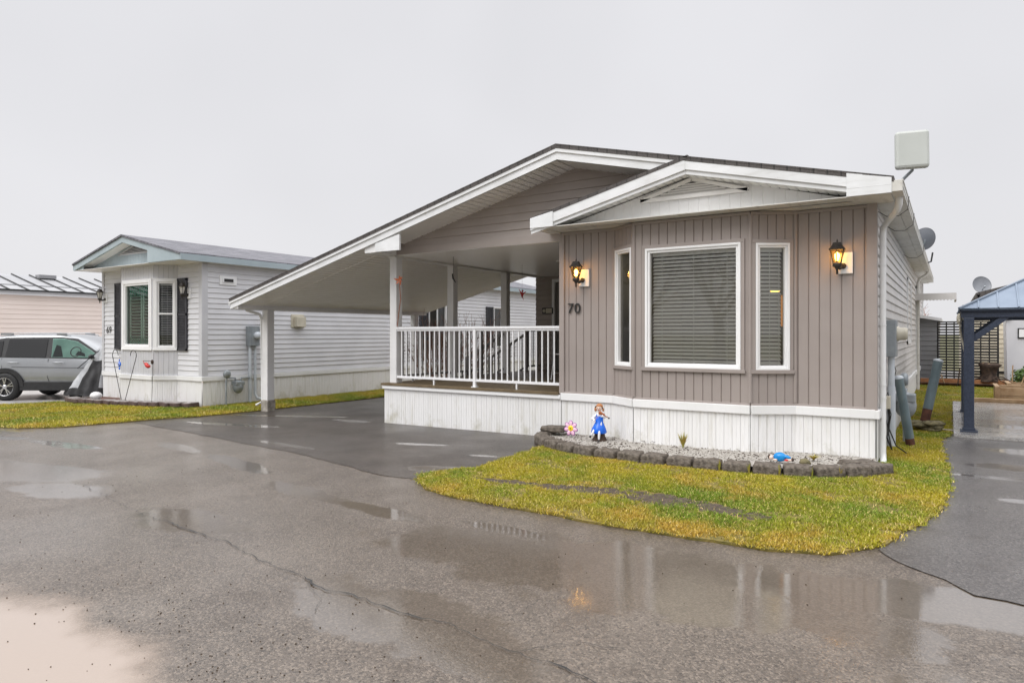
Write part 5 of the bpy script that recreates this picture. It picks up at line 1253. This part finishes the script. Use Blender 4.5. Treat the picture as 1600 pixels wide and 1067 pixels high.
# fallen blue ornament
bo_ = 0
bo = thing('fallen_ornament', (-1.58, 7.86, .088), 'glossy blue garden figure toppled on its side among the white pebbles', 'garden ornament')
mb = MB(); mb.ball((0, 0, .065), (.085, .06, .062), 0, 16, 12); mb.ball((.085, 0, .075), (.06, .035, .022), 0, 12, 8, Matrix.Rotation(R(15), 4, 'Y')); mb.build('body', M['cyan'], bo, local=True)
mb = MB(); mb.ball((-.11, -.01, .05), (.032, .03, .03), 0, 12, 8); mb.ball((.12, -.02, .035), (.035, .014, .014), 0, 10, 6); mb.ball((-.05, -.05, .03), (.03, .014, .013), 0, 8, 6); mb.build('head', M['skin'], bo, local=True)
mb = MB(); mb.ball((-.135, 0, .055), (.022, .03, .034), 0, 10, 8); mb.ball((.165, -.02, .045), (.018, .014, .026), 0, 8, 6); mb.build('hair_and_shoes', M['stump'], bo, local=True)
mb = MB(); mb.ball((.09, -.045, .035), (.028, .012, .014), 0, 8, 6); mb.build('wing', M['red'], bo, local=True)
o = MB(); o.ball((-1.32, 7.84, .11), (.06, .045, .04), 0, 10, 8, jit=.15); tag(o.build('rock', M['moss']), 'small pale green rock in the pebbles right of the blue ornament', 'rock')

bo.scale = (.82, .82, .82)
# ================================================================== RIGHT SIDE OF HOME 70
def bollard(base, top, r_, label, rf=.13):
    b = thing('bollard', base, label, 'bollard', 'leaning steel bollards'); A = Vector(base); B = Vector(top); d = (B - A)
    mb = MB(); mb.tube([A - d * .05, A + d * rf], r_ * .99, 20); mb.build('rusted_base', M['rust'], b)
    mb = MB(); mb.tube([A + d * (rf - .005), A + d * .99], r_, 20); pl = mb.build('pole', M['bolpaint'], b)
    mb = MB(); u = d.normalized(); mb.tube([A + d * .985, B, B + u * .018, B + u * .028], [r_ * 1.04, r_ * 1.06, r_ * .8, r_ * .2], 20); mb.build('cap', M['pvc'], b)
bollard((-.44, 10.4, 0), (-.58, 10.31, .92), .057, 'shorter leaning grey steel bollard with rusty foot beside the gas meter')
bollard((-.36, 12.4, 0), (-.16, 12.55, 1.08), .068, 'taller leaning grey steel bollard rising from a mossy rock', .30)
mb = MB()
for k in range(6): mb.ball((-.34 + rnd.uniform(-.14, .14), 12.18 + rnd.uniform(-.1, .1), .05 + .03 * k * .6), (.17, .13, .045), 0, 12, 6, Matrix.Rotation(rnd.uniform(0, 3), 4, 'Z'), .12)
tag(mb.build('rock', M['moss']), 'flaky brown mossy rock at the foot of the taller bollard', 'rock')
mb = MB(); mb.tube([(-.2, 12.3, .03), (.0, 12.25, .035), (.3, 12.05, .06)], .012, 6); tag(mb.build('garden_hose', M['beige_pl']), 'pale pipe lying on the grass beside the mossy rock', 'pipe')
em = thing('electric_meter', (-.65, 10.2, 0), 'tall grey electric meter box with pale conduit on the side wall of home 70', 'electric meter')
mb = MB(); mb.box(XR + .01, XR + .13, 10.02, 10.34, 1.20, 1.68); mb.build('meter_box', M['galv'], em, bevel=.008)
mb = MB(); mb.lathe([(0, .12), (.075, .12), (.085, .09), (.085, .03), (.1, .02), (.1, 0)], (XR + .13, 10.22, 1.50), 16, axis='x'); mb.build('meter_dial', M['beige_pl'], em)
mb = MB(); mb.tube([(-.65, 10.14, 1.22), (-.65, 10.14, .75)], .040, 10); mb.tube([(-.65, 10.14, .8), (-.65, 10.14, -.03)], .05, 10); mb.build('conduit', M['pvc'], em)
mb = MB(); mb.box(-.71, -.63, 9.62, 9.72, .56, .72); jb = mb.build('junction_box', M['beige_pl'], em, bevel=.01)
mb = MB()
for k in range(6):
    a = rnd.uniform(.4, .9); mb.tube([(-.68, 9.66, .72), (-.64 + rnd.uniform(-.03, .03), 9.75 + rnd.uniform(-.1, .15), a), (-.66, 9.95 + rnd.uniform(-.1, .1), a - rnd.uniform(.1, .3)), (-.68, 9.7 + rnd.uniform(-.1, .3), rnd.uniform(.1, .5)), (-.62, 9.8, .02)], .006, 5)
mb.tube([(-.70, 9.3, 1.8), (-.69, 9.35, 1.2), (-.68, 9.6, .8)], .006, 5); mb.tube([(-.68, 10.5, 1.2), (-.62, 10.52, 1.0), (-.66, 10.5, .8)], .006, 5)
mb.cut(); mb.tube([(-.62, 9.3, .35), (-.55, 9.35, .15), (-.45, 9.5, .05)], .008, 5)
mb.build('loose_cable', M['cable'], em)
gas_meter(-.53, 10.95, .50, 'blue grey gas meter behind the shorter leaning bollard', 1.25)
mb = MB(); mb.box(XR + .045, XR + .055, 13.3, 13.7, .3, .42); mb.face([(XR + .056, 13.3, .42), (XR + .12, 13.3, .34), (XR + .12, 13.7, .34), (XR + .056, 13.7, .42)]); mb.build('skirting_vent', M['gsid'], home)

# flat panel antenna and dishes
an = thing('antenna', (-.5, 8.75, 3.17), 'square grey panel antenna on a short arm at the right roof corner', 'antenna')
mb = MB(); Mx = Matrix.Translation((-.36, 8.68, 3.535)) @ Matrix.Rotation(R(13), 4, 'Z') @ Matrix.Rotation(R(-4), 4, 'X'); mb.obox(Mx, .33, .10, .42)
pn = mb.build('radome', M['panel'], an, bevel=.03)
mb = MB(); mb.tube([(-.53, 8.75, 3.15), (-.36, 8.78, 3.33), (-.34, 8.76, 3.5)], .018, 8); mb.build('arm', M['galv'], an)
def dish(loc, r_, az, label, foot):
    d = thing('satellite_dish', foot, label, 'satellite dish')
    Mx = Matrix.Translation(loc) @ Matrix.Rotation(R(az), 4, 'Z') @ Matrix.Rotation(R(90 - 18), 4, 'X')
    mb = MB(); n = 28; rg = []
    for j in range(6):
        q = r_ * j / 5; rg.append([Mx @ Vector((q * math.cos(2 * math.pi * k / n), q * 1.08 * math.sin(2 * math.pi * k / n), .22 * (q * q) / r_ - .03)) for k in range(n)])
    for j in range(5):
        for k in range(n): mb.face([rg[j][k], rg[j][(k + 1) % n], rg[j + 1][(k + 1) % n], rg[j + 1][k]], 0, True)
    mb.tube([rg[5][k] for k in range(n)] + [rg[5][0]], r_ * .03, 5, caps=False)
    mb.build('reflector', M['dish'], d, weld=True)
    mb = MB(); L0 = Mx @ Vector((0, -.6 * r_, .0)); L1 = Mx @ Vector((0, -.5 * r_, r_ * .75)); mb.tube([L0, L1], r_ * .05, 6); mb.ball(L1, r_ * .12, 0, 8, 6)
    mb.tube([Mx @ Vector((0, 0, -.03)), Mx @ Vector((0, -.2 * r_, -.2 * r_)), foot], r_ * .08, 7); mb.build('arm', M['galv'], d)
dish((-.42, 15.2, 3.32), .20, 205, 'grey satellite dish showing above the gutter of home 70', (-.6, 15.4, 3.0))
dish((.86, 27.0, 3.10), .27, 20, 'small grey satellite dish on the corner of the dark roof beyond the gazebo', (.98, 27.1, 2.75))

# ================================================================== GAZEBO
gb = thing('gazebo', (2.0, 13.4, .05), 'dark navy metal gazebo with slate blue standing seam roof on the wet patio', 'gazebo')
GX0, GX1, GY0, GY1 = .23, 4.0, 12.1, 14.9; zt = 1.74
for (x, y) in ((GX0, GY0), (GX0, GY1), (GX1, GY0), (GX1, GY1)):
    mb = MB(); mb.box(x - .065, x + .065, y - .065, y + .065, .05, zt); p_ = mb.build('post', M['navy'], gb, bevel=.008)
    mb = MB(); mb.box(x - .11, x + .11, y - .11, y + .11, .05, .075); mb.box(x - .08, x + .08, y - .08, y + .08, .075, .11); mb.build('post_base', M['navy'], p_, bevel=.005)
mb = MB()
for (x, y, sx) in ((GX0, GY0, 1), (GX1, GY0, -1), (GX0, GY1, 1), (GX1, GY1, -1)):
    mb = MB(); mb.bar((x + sx * .05, y, 1.42), (x + sx * .46, y, 1.76), .05, .08); mb.build('corner_brace', M['navy'], gb, bevel=.004); mb = MB(); mb.bar((x, y + (.05 if y < 13 else -.05), 1.42), (x, y + (.4 if y < 13 else -.4), 1.76), .05, .08); mb.build('corner_brace', M['navy'], gb, bevel=.004)

mb = MB(); 
for (a, b) in (((GX0 - .1, GY0), (GX1 + .1, GY0)), ((GX0 - .1, GY1), (GX1 + .1, GY1))):
    mb.box(a[0], b[0], a[1] - .05, a[1] + .05, zt, zt + .085); mb.box(a[0] - .02, b[0] + .02, a[1] - .09, a[1] + .06, zt + .085, zt + .13)
for x in (GX0, GX1): mb.box(x - .05, x + .05, GY0 + .05, GY1 - .05, zt + .002, zt + .084); mb.box(x - .09, x + .06, GY0 + .06, GY1 - .06, zt + .086, zt + .128)
mb.build('roof_beam', M['navy'], gb, bevel=.006)
ap = Vector(((GX0 + GX1) / 2, (GY0 + GY1) / 2, 2.95)); e0 = .12; cs = [Vector((GX0 - e0, GY0 - e0, zt + .135)), Vector((GX1 + e0, GY0 - e0, zt + .135)), Vector((GX1 + e0, GY1 + e0, zt + .135)), Vector((GX0 - e0, GY1 + e0, zt + .135))]
mb = MB()
for i in range(4): mb.face([cs[i], cs[(i + 1) % 4], ap]); mb.face([cs[i] - Vector((0, 0, .02)), ap - Vector((0, 0, .02)), cs[(i + 1) % 4] - Vector((0, 0, .02))])
mb.build('roof', M['gzroof'], gb)
mb = MB()
for i in range(4):
    a, b = cs[i], cs[(i + 1) % 4]; mb.bar(a, ap, .05, .03)
    n = 17
    for k in range(1, n):
        p = a + (b - a) * k / n; f = 1 - abs(k / n - .5) * 2; m_ = (a + b) / 2; q = p + (ap - m_) * f; mb.bar(p, q, .018, .03)
mb.build('roof_seam', M['gzroof'], gb, bevel=0)
mb = MB(); mb.ball((GX0 - .12, GY0 + .12, 1.72), (.035, .1, .09), 0, 10, 8); mb.tube([(GX0 - .12, GY0 - .05, 1.7), (GX0 - .09, GY0 + .3, 1.45), (GX0 - .02, GY0 + .1, 1.05)], .012, 6); mb.build('rolled_curtain', M['beige_pl'], gb)

# ================================================================== BACK YARD
sc_ = thing('privacy_screen', (.4, 21.0, .15), 'black slatted privacy screen standing behind the grass beside the cream home', 'privacy screen')
mb = MB(); x0, x1 = -.28, 1.01
zb_, zt_ = .30, 1.80
for z in np.arange(zb_ + .0, zt_ - .02, .0715): mb.box(x0, x1, 21.0, 21.02, z, z + .042)
mb.build('slats', M['dark'], sc_)
mb = MB()
for x in (x0, x0 + .19, x0 + .36, x0 + .54, x0 + .75, x0 + .93, x0 + 1.11, x1): mb.box(x - (.02 if x in (x0, x1) else .015), x + (.02 if x in (x0, x1) else .015), 20.985, 21.035, .12 if x in (x0, x1) else zb_, zt_ + .01)
mb.box(x0, x1, 20.99, 21.03, zt_ - .01, zt_ + .025); mb.build('screen_frame', M['dark'], sc_)
rb = thing('retaining_edge', (1, 20.6, .12), 'orange brown timber retaining edge below the black slatted screen', 'garden edging')
mb = MB(); mb.box(-.66, 5, 20.62, 20.7, .1, .34); mb.build('timber', M['owood'], rb, bevel=.01); mb = MB(); mb.box(-.66, 5, 20.35, 20.5, .1, .17); mb.build('lower_timber', M['wood'], rb, bevel=.01)
sheet('planting_bed', [(-.66, 20.4), (5, 20.4), (5, 22.5), (-.66, 22.5)], M['dirt'], .09)
sh = thing('shed', (-1.2, 22.8, .1), 'grey sided shed with pale roof edge left of the black screen', 'shed')
mb = MB(); siding(mb, (-1.9, 21.6), (-.28, 21.6), rect(0, 1.62, .1, 1.92), LAP(.13, .015), 'lap'); siding(mb, (-.28, 21.6), (-.28, 25), rect(0, 3.4, .1, 1.92), LAP(.13, .015), 'lap'); mb.build('lap_siding', M['gsid'], sh)
mb = MB(); mb.prism([(-2.1, 2.2), (-.2, 1.84), (-.2, 1.92), (-2.1, 2.28)], 21.4, 'y', 25); mb.build('roof', M['frame'], sh)
ch = thing('mobile_home', (4, 27, .1), 'cream sided home with dark roof behind the gazebo', 'mobile home')
mb = MB(); siding(mb, (.35, 24.0), (2.0, 24.0), rect(0, 1.65, .42, 2.35), LAP(.135, .016), 'lap'); siding(mb, (2.0, 24.0), (9, 24.0), rect(0, 7, .42, 2.6), LAP(.135, .016), 'lap'); mb.box(.3, 9, 24.05, 34, .15, 2.3); mb.build('lap_siding', M['cream'], ch)
mb = MB(); siding(mb, (.35, 24.03), (9, 24.03), rect(0, 8.6, .05, .42), RIB(.14), 'v'); mb.box(.35, 9, 24.0, 24.02, .42, .45); mb.build('skirting', M['cream'], ch)
mb = MB(); mb.box(1.0, 2.1, 24.0, 24.03, .36, .42); mb.build('skirting_gap', M['dark'], ch)
mb = MB(); mb.prism([(.55, 2.3), (.80, 2.72), (9, 4.9), (9, 2.3)], 26.2, 'y', 26.3); mb.build('gable_end', M['wood'], ch)
mb = MB(); mb.prism([(.74, 2.62), (9, 4.70), (9, 5.0), (.68, 2.80)], 26.0, 'y', 34); mb.box(.3, 9, 23.9, 26.2, 2.3, 2.35); mb.prism([(.4, 2.2), (.70, 2.74), (.8, 2.74), (.52, 2.2)], 26, 'y', 34); mb.build('roof', M['shingle'], ch)
pl_ = thing('utility_cabinet', (2, 22.6, .1), 'pale grey enclosure with a framed sign in front of the cream home', 'cabinet')
mb = MB(); mb.prism([(1.28, .1), (2.6, .1), (2.6, 1.95), (1.45, 1.95), (1.25, 1.86)], 22.4, 'y', 23.6); mb.build('panel', M['pgrey'], pl_, bevel=.01)
mb = MB(); mb.box(1.5, 1.72, 22.37, 22.4, 1.38, 1.65); mb.box(1.53, 1.69, 22.365, 22.37, 1.41, 1.62, 1); mb.build('framed_sign', [M['dark'], M['white']], pl_)
mb = MB(); mb.box(1.08, 1.32, 22.3, 22.5, 1.92, 1.97); mb.build('lamp_bracket', M['beige_pl'], pl_)
# stump, sticks, planters, bush
mb = MB(); n = 16; rg = []
for j, (r_, z) in enumerate(((.22, 0), (.16, .08), (.14, .2), (.17, .34), (.2, .42), (.15, .46))):
    rg.append([(.80 + r_ * (1 + .8 * noise.noise(Vector((k * .9, j * .6, 3)))) * math.cos(2 * math.pi * k / n), 20.75 + r_ * (1 + .8 * noise.noise(Vector((k * .9, j * .6, 3)))) * math.sin(2 * math.pi * k / n), .30 + z + (.12 * noise.noise(Vector((k * 1.7, 2, j))) if j > 3 else 0)) for k in range(n)])
for j in range(5):
    for k in range(n): mb.face([rg[j][k], rg[j][(k + 1) % n], rg[j + 1][(k + 1) % n], rg[j + 1][k]], 0, True)
mb.face(rg[-1], 1)
for k in range(22):
    t = rnd.uniform(0, 6.28); mb.tube([(.8 + .1 * math.cos(t), 20.75 + .1 * math.sin(t), .40), (.8 + .3 * math.cos(t), 20.75 + .2 * math.sin(t), .34 + rnd.uniform(-.05, .1)), (.8 + .55 * math.cos(t), 20.7 + .3 * math.sin(t), .22 + rnd.uniform(0, .12))], .008, 4)
tag(mb.build('tree_stump', [M['stump'], M['wood']], weld=True), 'dark upturned tree stump with roots in front of the black screen', 'tree stump')
for i, (pts, lb) in enumerate(((((1.18, 19.2, .1), (1.2, 19.22, .78)), 'upright wooden stake standing in the bed left of the green shrub'), (((1.28, 18.2, .4), (1.62, 18.5, 1.35)), 'long tan stick leaning over the raised planter'), (((-.1, 20.5, .15), (-.2, 20.55, .45)), 'short stick leaning on the orange timber left of the gazebo'), (((.14, 20.4, .12), (.2, 20.45, .62)), 'dark short stake by the orange timber beside the gazebo post'))):
    mb = MB(); mb.tube(pts, .014, 6); tag(mb.build('garden_stake', M['wood'] if i != 3 else M['stump']), lb, 'stake')
for i, (x0, x1, y0, y1, hh, lb) in enumerate(((.78, 2.4, 16.9, 17.9, .34, 'weathered wooden raised planter box on the grass beyond the patio'), (1.05, 2.8, 18.25, 19.1, .30, 'further wooden planter box behind the first one'))):
    pb = thing('planter_box', ((x0 + x1) / 2, (y0 + y1) / 2, .08), lb, 'planter box'); z0 = gz(1, y0)
    mb = MB()
    for k in range(2):
        a, b = z0 + k * hh / 2, z0 + (k + 1) * hh / 2 - .006
        mb.box(x0, x1, y0, y0 + .04, a, b); mb.box(x0, x1, y1 - .04, y1, a, b); mb.box(x0, x0 + .04, y0 + .04, y1 - .04, a, b); mb.box(x1 - .04, x1, y0 + .04, y1 - .04, a, b)
    mb.box(x0 - .02, x0 + .07, y0 - .02, y0 + .0, z0, z0 + hh + .01); mb.box(x0 - .02, x0 + .06, y0 - .01, y1, z0 + hh, z0 + hh + .02)
    mb.build('planks', M['wood'], pb, bevel=.005)
    mb = MB(); mb.box(x0 + .04, x1 - .04, y0 + .04, y1 - .04, z0, z0 + hh * .7); mb.build('soil', M['dirt'], pb)
mb = MB()
for k in range(2): mb.box(.3 if k == 0 else .28, 5, 16.62 + k * .004, 16.74, .06 + k * .07, .128 + k * .07)
tag(mb.build('timber_edge', M['wood'], bevel=.006), 'pale landscape timbers along the back edge of the wet patio', 'garden edging')
def leafbush(name, c, r_, n, m, label, cat, stem='bark', seed=1, ls=.035):
    rs = np.random.RandomState(seed); t = thing(name, (c[0], c[1], c[2] - r_[2]), label, cat); mb = MB()
    for k in range(n):
        d = Vector(rs.normal(0, 1, 3)).normalized(); q = rs.uniform(.35, 1.0) ** .5; w_ = 1 + .25 * noise.noise(d * 2.2)
        p = Vector(c) + Vector((d.x * r_[0], d.y * r_[1], d.z * r_[2])) * q * w_
        a = Vector(rs.normal(0, 1, 3)).normalized() * ls * rs.uniform(.6, 1.3); b = a.cross(Vector(rs.normal(0, 1, 3))).normalized() * ls * .4
        mb.face([p - a, p + b, p + a, p - b])
    mb.build('foliage', m, t); mb = MB()
    for k in range(7): a = rs.uniform(0, 6.28); mb.tube([(c[0], c[1], c[2] - r_[2] - .1), (c[0] + .5 * r_[0] * math.cos(a), c[1] + .5 * r_[1] * math.sin(a), c[2])], .012, 5)
    mb.build('stem', M[stem], t); return t
leafbush('shrub', (1.55, 19.6, .50), (.36, .3, .24), 1700, M['ever'], 'small dense green shrub behind the raised planters', 'shrub')

# bare shrub behind the porch --------------------------------------
def branches(mb, p, d, ln, r_, depth, rs, spread=.5, up=.15, n=3, jit=.25, seg=3):
    pts = [p]; q = p.copy(); dd = d.copy()
    for i in range(seg):
        dd = (dd + Vector(rs.normal(0, jit, 3)) * .35 + Vector((0, 0, up * .3))).normalized(); q = q + dd * ln / seg; pts.append(q.copy())
    mb.tube(pts, [r_ * (1 - .45 * i / seg) for i in range(seg + 1)], 5 if depth > 1 else 3, caps=False)
    if depth == 0: return
    for k in range(n):
        i = rs.randint(1, seg + 1) if k else seg; nd = (dd + Vector(rs.normal(0, spread, 3))).normalized()
        branches(mb, pts[i], nd, ln * rs.uniform(.55, .82), r_ * .58, depth - 1, rs, spread, up, n, jit, seg)
SHX, SHY = -10.4, 13.2
rs = np.random.RandomState(21); mb = MB()
for k in range(26):
    a = rs.uniform(0, 6.28); q_ = rs.uniform(.05, .6); branches(mb, Vector((SHX + q_ * math.cos(a), SHY + q_ * math.sin(a), -.1)), Vector((math.cos(a) * .35, math.sin(a) * .35, 1)).normalized(), .85, .022, 3, rs, .42, .3, 3)
tag(mb.build('bare_shrub', M['twig']), 'leafless reddish brown shrub behind the porch railing', 'shrub')

# trees across the road (seen reflected in the window glass)
for i, (x, y, h, sd_) in enumerate(((-8.6, -13, 3.0, 5), (-3.6, -16, 2.6, 9), (-13.5, -17, 2.9, 3))):
    rs = np.random.RandomState(sd_); t = thing('bare_tree', (x, y, gz(x)), ['bare leafless tree across the road reflected in the big bay window', 'smaller bare tree across the road to the right', 'bare tree across the road furthest left'][i], 'tree', 'bare trees across the road')
    mb = MB(); mb.tube([(x, y, -.2), (x + .05, y, 1.3), (x, y + .1, 2.4)], [.3, .24, .2], 10); mb.build('trunk', M['bark'], t)
    mb = MB()
    for k in range(6): a = k * 1.05 + rs.uniform(0, .5); branches(mb, Vector((x, y + .1, 2.0 + .1 * k)), Vector((math.cos(a) * .8, math.sin(a) * .8, .9)).normalized(), h, .10, 5, rs, .45, .25, 3)
    mb.build('crown', M['bark'], t)

rs = np.random.RandomState(8); dt = thing('bare_tree', (-1.6, 42, 0), 'distant hazy bare tree beyond the grey shed roof', 'tree')
mb = MB(); mb.tube([(-1.6, 42, -.3), (-1.6, 42, 1.2)], [.14, .1], 6); mb.build('trunk', M['twig'], dt); mb = MB()
for k in range(5): branches(mb, Vector((-1.6, 42, 1.0)), Vector((math.cos(k * 1.3) * .5, math.sin(k * 1.3) * .5, 1)).normalized(), .9, .05, 3, rs, .45, .2, 3)
mb.build('crown', M['twig'], dt)
# ================================================================== LEFT BED of home 69
lab2 = ['at the far left end of the bed by the covered scooter', 'second from the left end', 'left of the white stone', 'beside the white stone', 'right of the white stone', 'left of the hook poles', 'in front of the hook poles', 'right of the hook poles', 'between the hooks and the red bird', 'left of the red bird', 'in front of the red bird', 'right of the red bird', 'third from the right corner', 'second from the right corner', 'at the right corner of home 69']
pts = [(-17.95, 7.95), (-17.68, 7.86), (-17.4, 7.84), (-17.1, 7.87), (-16.8, 7.9), (-16.5, 7.93), (-16.2, 7.97), (-15.9, 8.01), (-15.6, 8.06), (-15.3, 8.1), (-15.0, 8.15), (-14.7, 8.21), (-14.4, 8.28), (-14.12, 8.36), (-13.85, 8.46)]
em_ = [rough_block('edging_stone', .30, .26, .11, 30 + i, M['paver'], M['pavertop'], .006, .96) for i in range(3)]
for i, (x, y) in enumerate(pts):
    o = bpy.data.objects.new('edging_stone', em_[i % 3]); COL.objects.link(o); o.location = (x, y, gz(x) + .02); o.rotation_euler = (rnd.uniform(-.05, .05), rnd.uniform(-.05, .05), rnd.uniform(-.08, .12)); tag(o, 'flat brown edging stone ' + lab2[i], 'edging stone', 'stones edging the mulch bed of home 69')
sheet('mulch_bed', [(-17.9, 8.05), (-16, 8.05), (-14.0, 8.45), (-13.8, 8.64), (-17.9, 8.64)], M['mulch'], .09)
mb = MB(); mb.ball((-16.95, 8.0, gz(-17) + .2), (.17, .12, .09), 0, 14, 8, jit=.06); tag(mb.build('white_stone', M['bag']), 'rounded white stone on the mulch bed of home 69', 'stone')
def hook(x, y, xt, flip, lb):
    mb = MB(); g0 = gz(x); P_ = [Vector((x, y, g0))] + [Vector((x + (xt - x) * f, y, g0 + 1.15 * f)) for f in (.5, 1)]
    for k in range(1, 8): a = math.pi * k / 7; P_.append(Vector((xt + flip * .13 * (1 - math.cos(a)), y, g0 + 1.15 + .13 * math.sin(a))))
    mb.tube(P_, .008, 6); return tag(mb.build('shepherd_hook', M['dark']), lb, 'garden hook', 'hook poles in front of home 69')
hook(-15.95, 8.1, -16.4, 1, 'black hook pole leaning left in front of the shuttered window'); hook(-15.9, 8.1, -15.35, -1, 'black hook pole leaning right in front of the shuttered window')
bl = thing('hanging_ornament', (-16.05, 8.1, .75), 'round blue glass ornament hanging from a black garden hook', 'hanging ornament')
mb = MB(); mb.lathe([(0, -.015), (.055, -.012), (.065, 0), (.055, .012), (0, .015)], (-16.05, 8.08, .80), 16, axis='y'); mb.ball((-16.05, 8.08, .70), (.03, .01, .03), 0, 8, 6); mb.ball((-16.05, 8.08, .89), (.02, .01, .025), 0, 8, 6); mb.build('disc', M['blueg'], bl)
mb = MB(); mb.lathe([(.025, -.004), (.035, -.004), (.035, .004)], (-16.05, 8.064, .80), 12, axis='y', cap=False); mb.build('ring', M['cloth_w'], bl)
mb = MB(); mb.tube([(-16.05, 8.09, .9), (-16.06, 8.1, 1.14)], .003, 4); mb.build('string', M['dark'], bl)
rbird = thing('garden_stake_bird', (-14.75, 8.12, -.1), 'red metal bird on a thin rod in the mulch bed of home 69', 'garden ornament')
mb = MB(); mb.tube([(-14.76, 8.12, -.1), (-14.72, 8.12, .85), (-14.75, 8.12, .90), (-15.1, 8.12, .90)], .006, 5); mb.build('rod', M['dark'], rbird)
mb = MB(); mb.ball((-14.93, 8.11, .80), (.09, .04, .045), 0, 12, 8, Matrix.Rotation(R(35), 4, 'Y')); mb.ball((-14.85, 8.11, .78), (.035, .03, .035), 0, 8, 6); mb.face([(-15.0, 8.11, .83), (-15.12, 8.11, .92), (-15.05, 8.12, .80)]); mb.build('bird', M['red'], rbird)
mb = MB(); mb.lathe([(0, -.01), (.05, -.008), (.05, .008)], (-14.72, 8.11, .88), 10, axis='y'); mb.build('rosette', M['stump'], rbird)

# ================================================================== PORCH ORNAMENTS
ob = thing('wind_ornament', (-8.1, 8.75, 2.4), 'orange leafy wind ornament hanging on the porch corner post', 'hanging ornament')  # leafy ornament only, it holds no lamp
mb = MB(); rs = np.random.RandomState(2)
for k in range(16): a = rs.uniform(0, 6.28); b = rs.uniform(-.6, 1); p = Vector((-8.0, 8.72, 2.42)); q = p + Vector((math.cos(a) * .09, .03 * rs.normal(), .09 * math.sin(a))); s_ = Vector((-math.sin(a), 0, math.cos(a))) * .018; mb.face([p, (p + q) / 2 + s_, q, (p + q) / 2 - s_])
mb.build('leaves', M['orange'], ob)
mb = MB(); mb.tube([(-8.0, 8.72, 2.36), (-7.97, 8.72, 2.1), (-8.0, 8.72, 1.95), (-8.05, 8.74, 1.75), (-8.08, 8.75, 1.62)], .007, 5); mb.build('cord', M['violin'], ob)
mb = MB(); mb.tube([(-7.35, 9.4, 2.86), (-7.35, 9.4, 2.55)], .003, 4); mb.tube([(-7.37, 9.4, 2.56), (-7.36, 9.4, 2.48), (-7.30, 9.4, 2.40)], [.012, .016, .008], 6); tag(mb.build('hanging_hook', M['dark']), 'short dark twisted ornament hanging from the porch ceiling', 'hanging ornament')
hb = thing('hanging_bird', (-7.1, 10.8, 2.3), 'small red hummingbird ornament hanging inside the porch near the back wall', 'hanging ornament')
cx, cy, cz = -7.05, 11.2, 2.27
mb = MB(); mb.ball((cx, cy, cz), (.025, .022, .055), 0, 10, 8); mb.ball((cx + .01, cy, cz + .07), (.02, .018, .022), 0, 8, 6); mb.face([(cx, cy, cz + .03), (cx - .08, cy, cz + .12), (cx - .03, cy, cz)]); mb.face([(cx, cy, cz + .03), (cx + .1, cy, cz + .06), (cx + .03, cy, cz - .01)]); mb.face([(cx - .01, cy, cz - .04), (cx + .04, cy, cz - .12), (cx + .015, cy, cz - .03)]); mb.build('bird', M['red'], hb)
mb = MB(); mb.tube([(cx, cy, cz + .08), (cx, cy, 2.86)], .002, 4); mb.build('string', M['dark'], hb)
sg = thing('wall_plaque', (-8.0, 13.87, 2.1), 'small cream house plaque with dark frame on the back wall of the porch', 'plaque')
mb = MB(); mb.box(-8.16, -7.86, YB - .05, YB - .03, 1.97, 2.12); mb.build('frame', M['dark'], sg, bevel=.01); mb = MB(); mb.box(-8.05, -7.89, YB - .056, YB - .05, 1.99, 2.10); mb.lathe([(.0, -.004), (.04, -.004), (.04, 0)], (-8.10, YB - .052, 2.045), 12, axis='y'); mb.build('plaque_face', M['plaque'], sg)
fr_ = thing('folding_frame', (-5.9, 11.2, .64), 'light metal folding chair frame standing at the back of the porch', 'folding chair')
mb = MB()
for yy in (11.0, 11.4): mb.tube([(-6.28, yy, .64), (-6.2, yy, 1.12), (-5.5, yy, 1.12), (-5.45, yy, .64)], .014, 6); mb.tube([(-6.1, yy, .64), (-6.05, yy, 1.1)], .012, 6)
mb.tube([(-6.2, 11.0, 1.12), (-6.2, 11.4, 1.12)], .012, 6); mb.tube([(-6.25, 11.0, .75), (-6.25, 11.4, .75)], .012, 6); mb.build('legs', M['rail'], fr_)
mb = MB(); mb.box(-6.15, -5.5, 11.02, 11.38, 1.115, 1.13); mb.build('seat', M['gsid'], fr_)
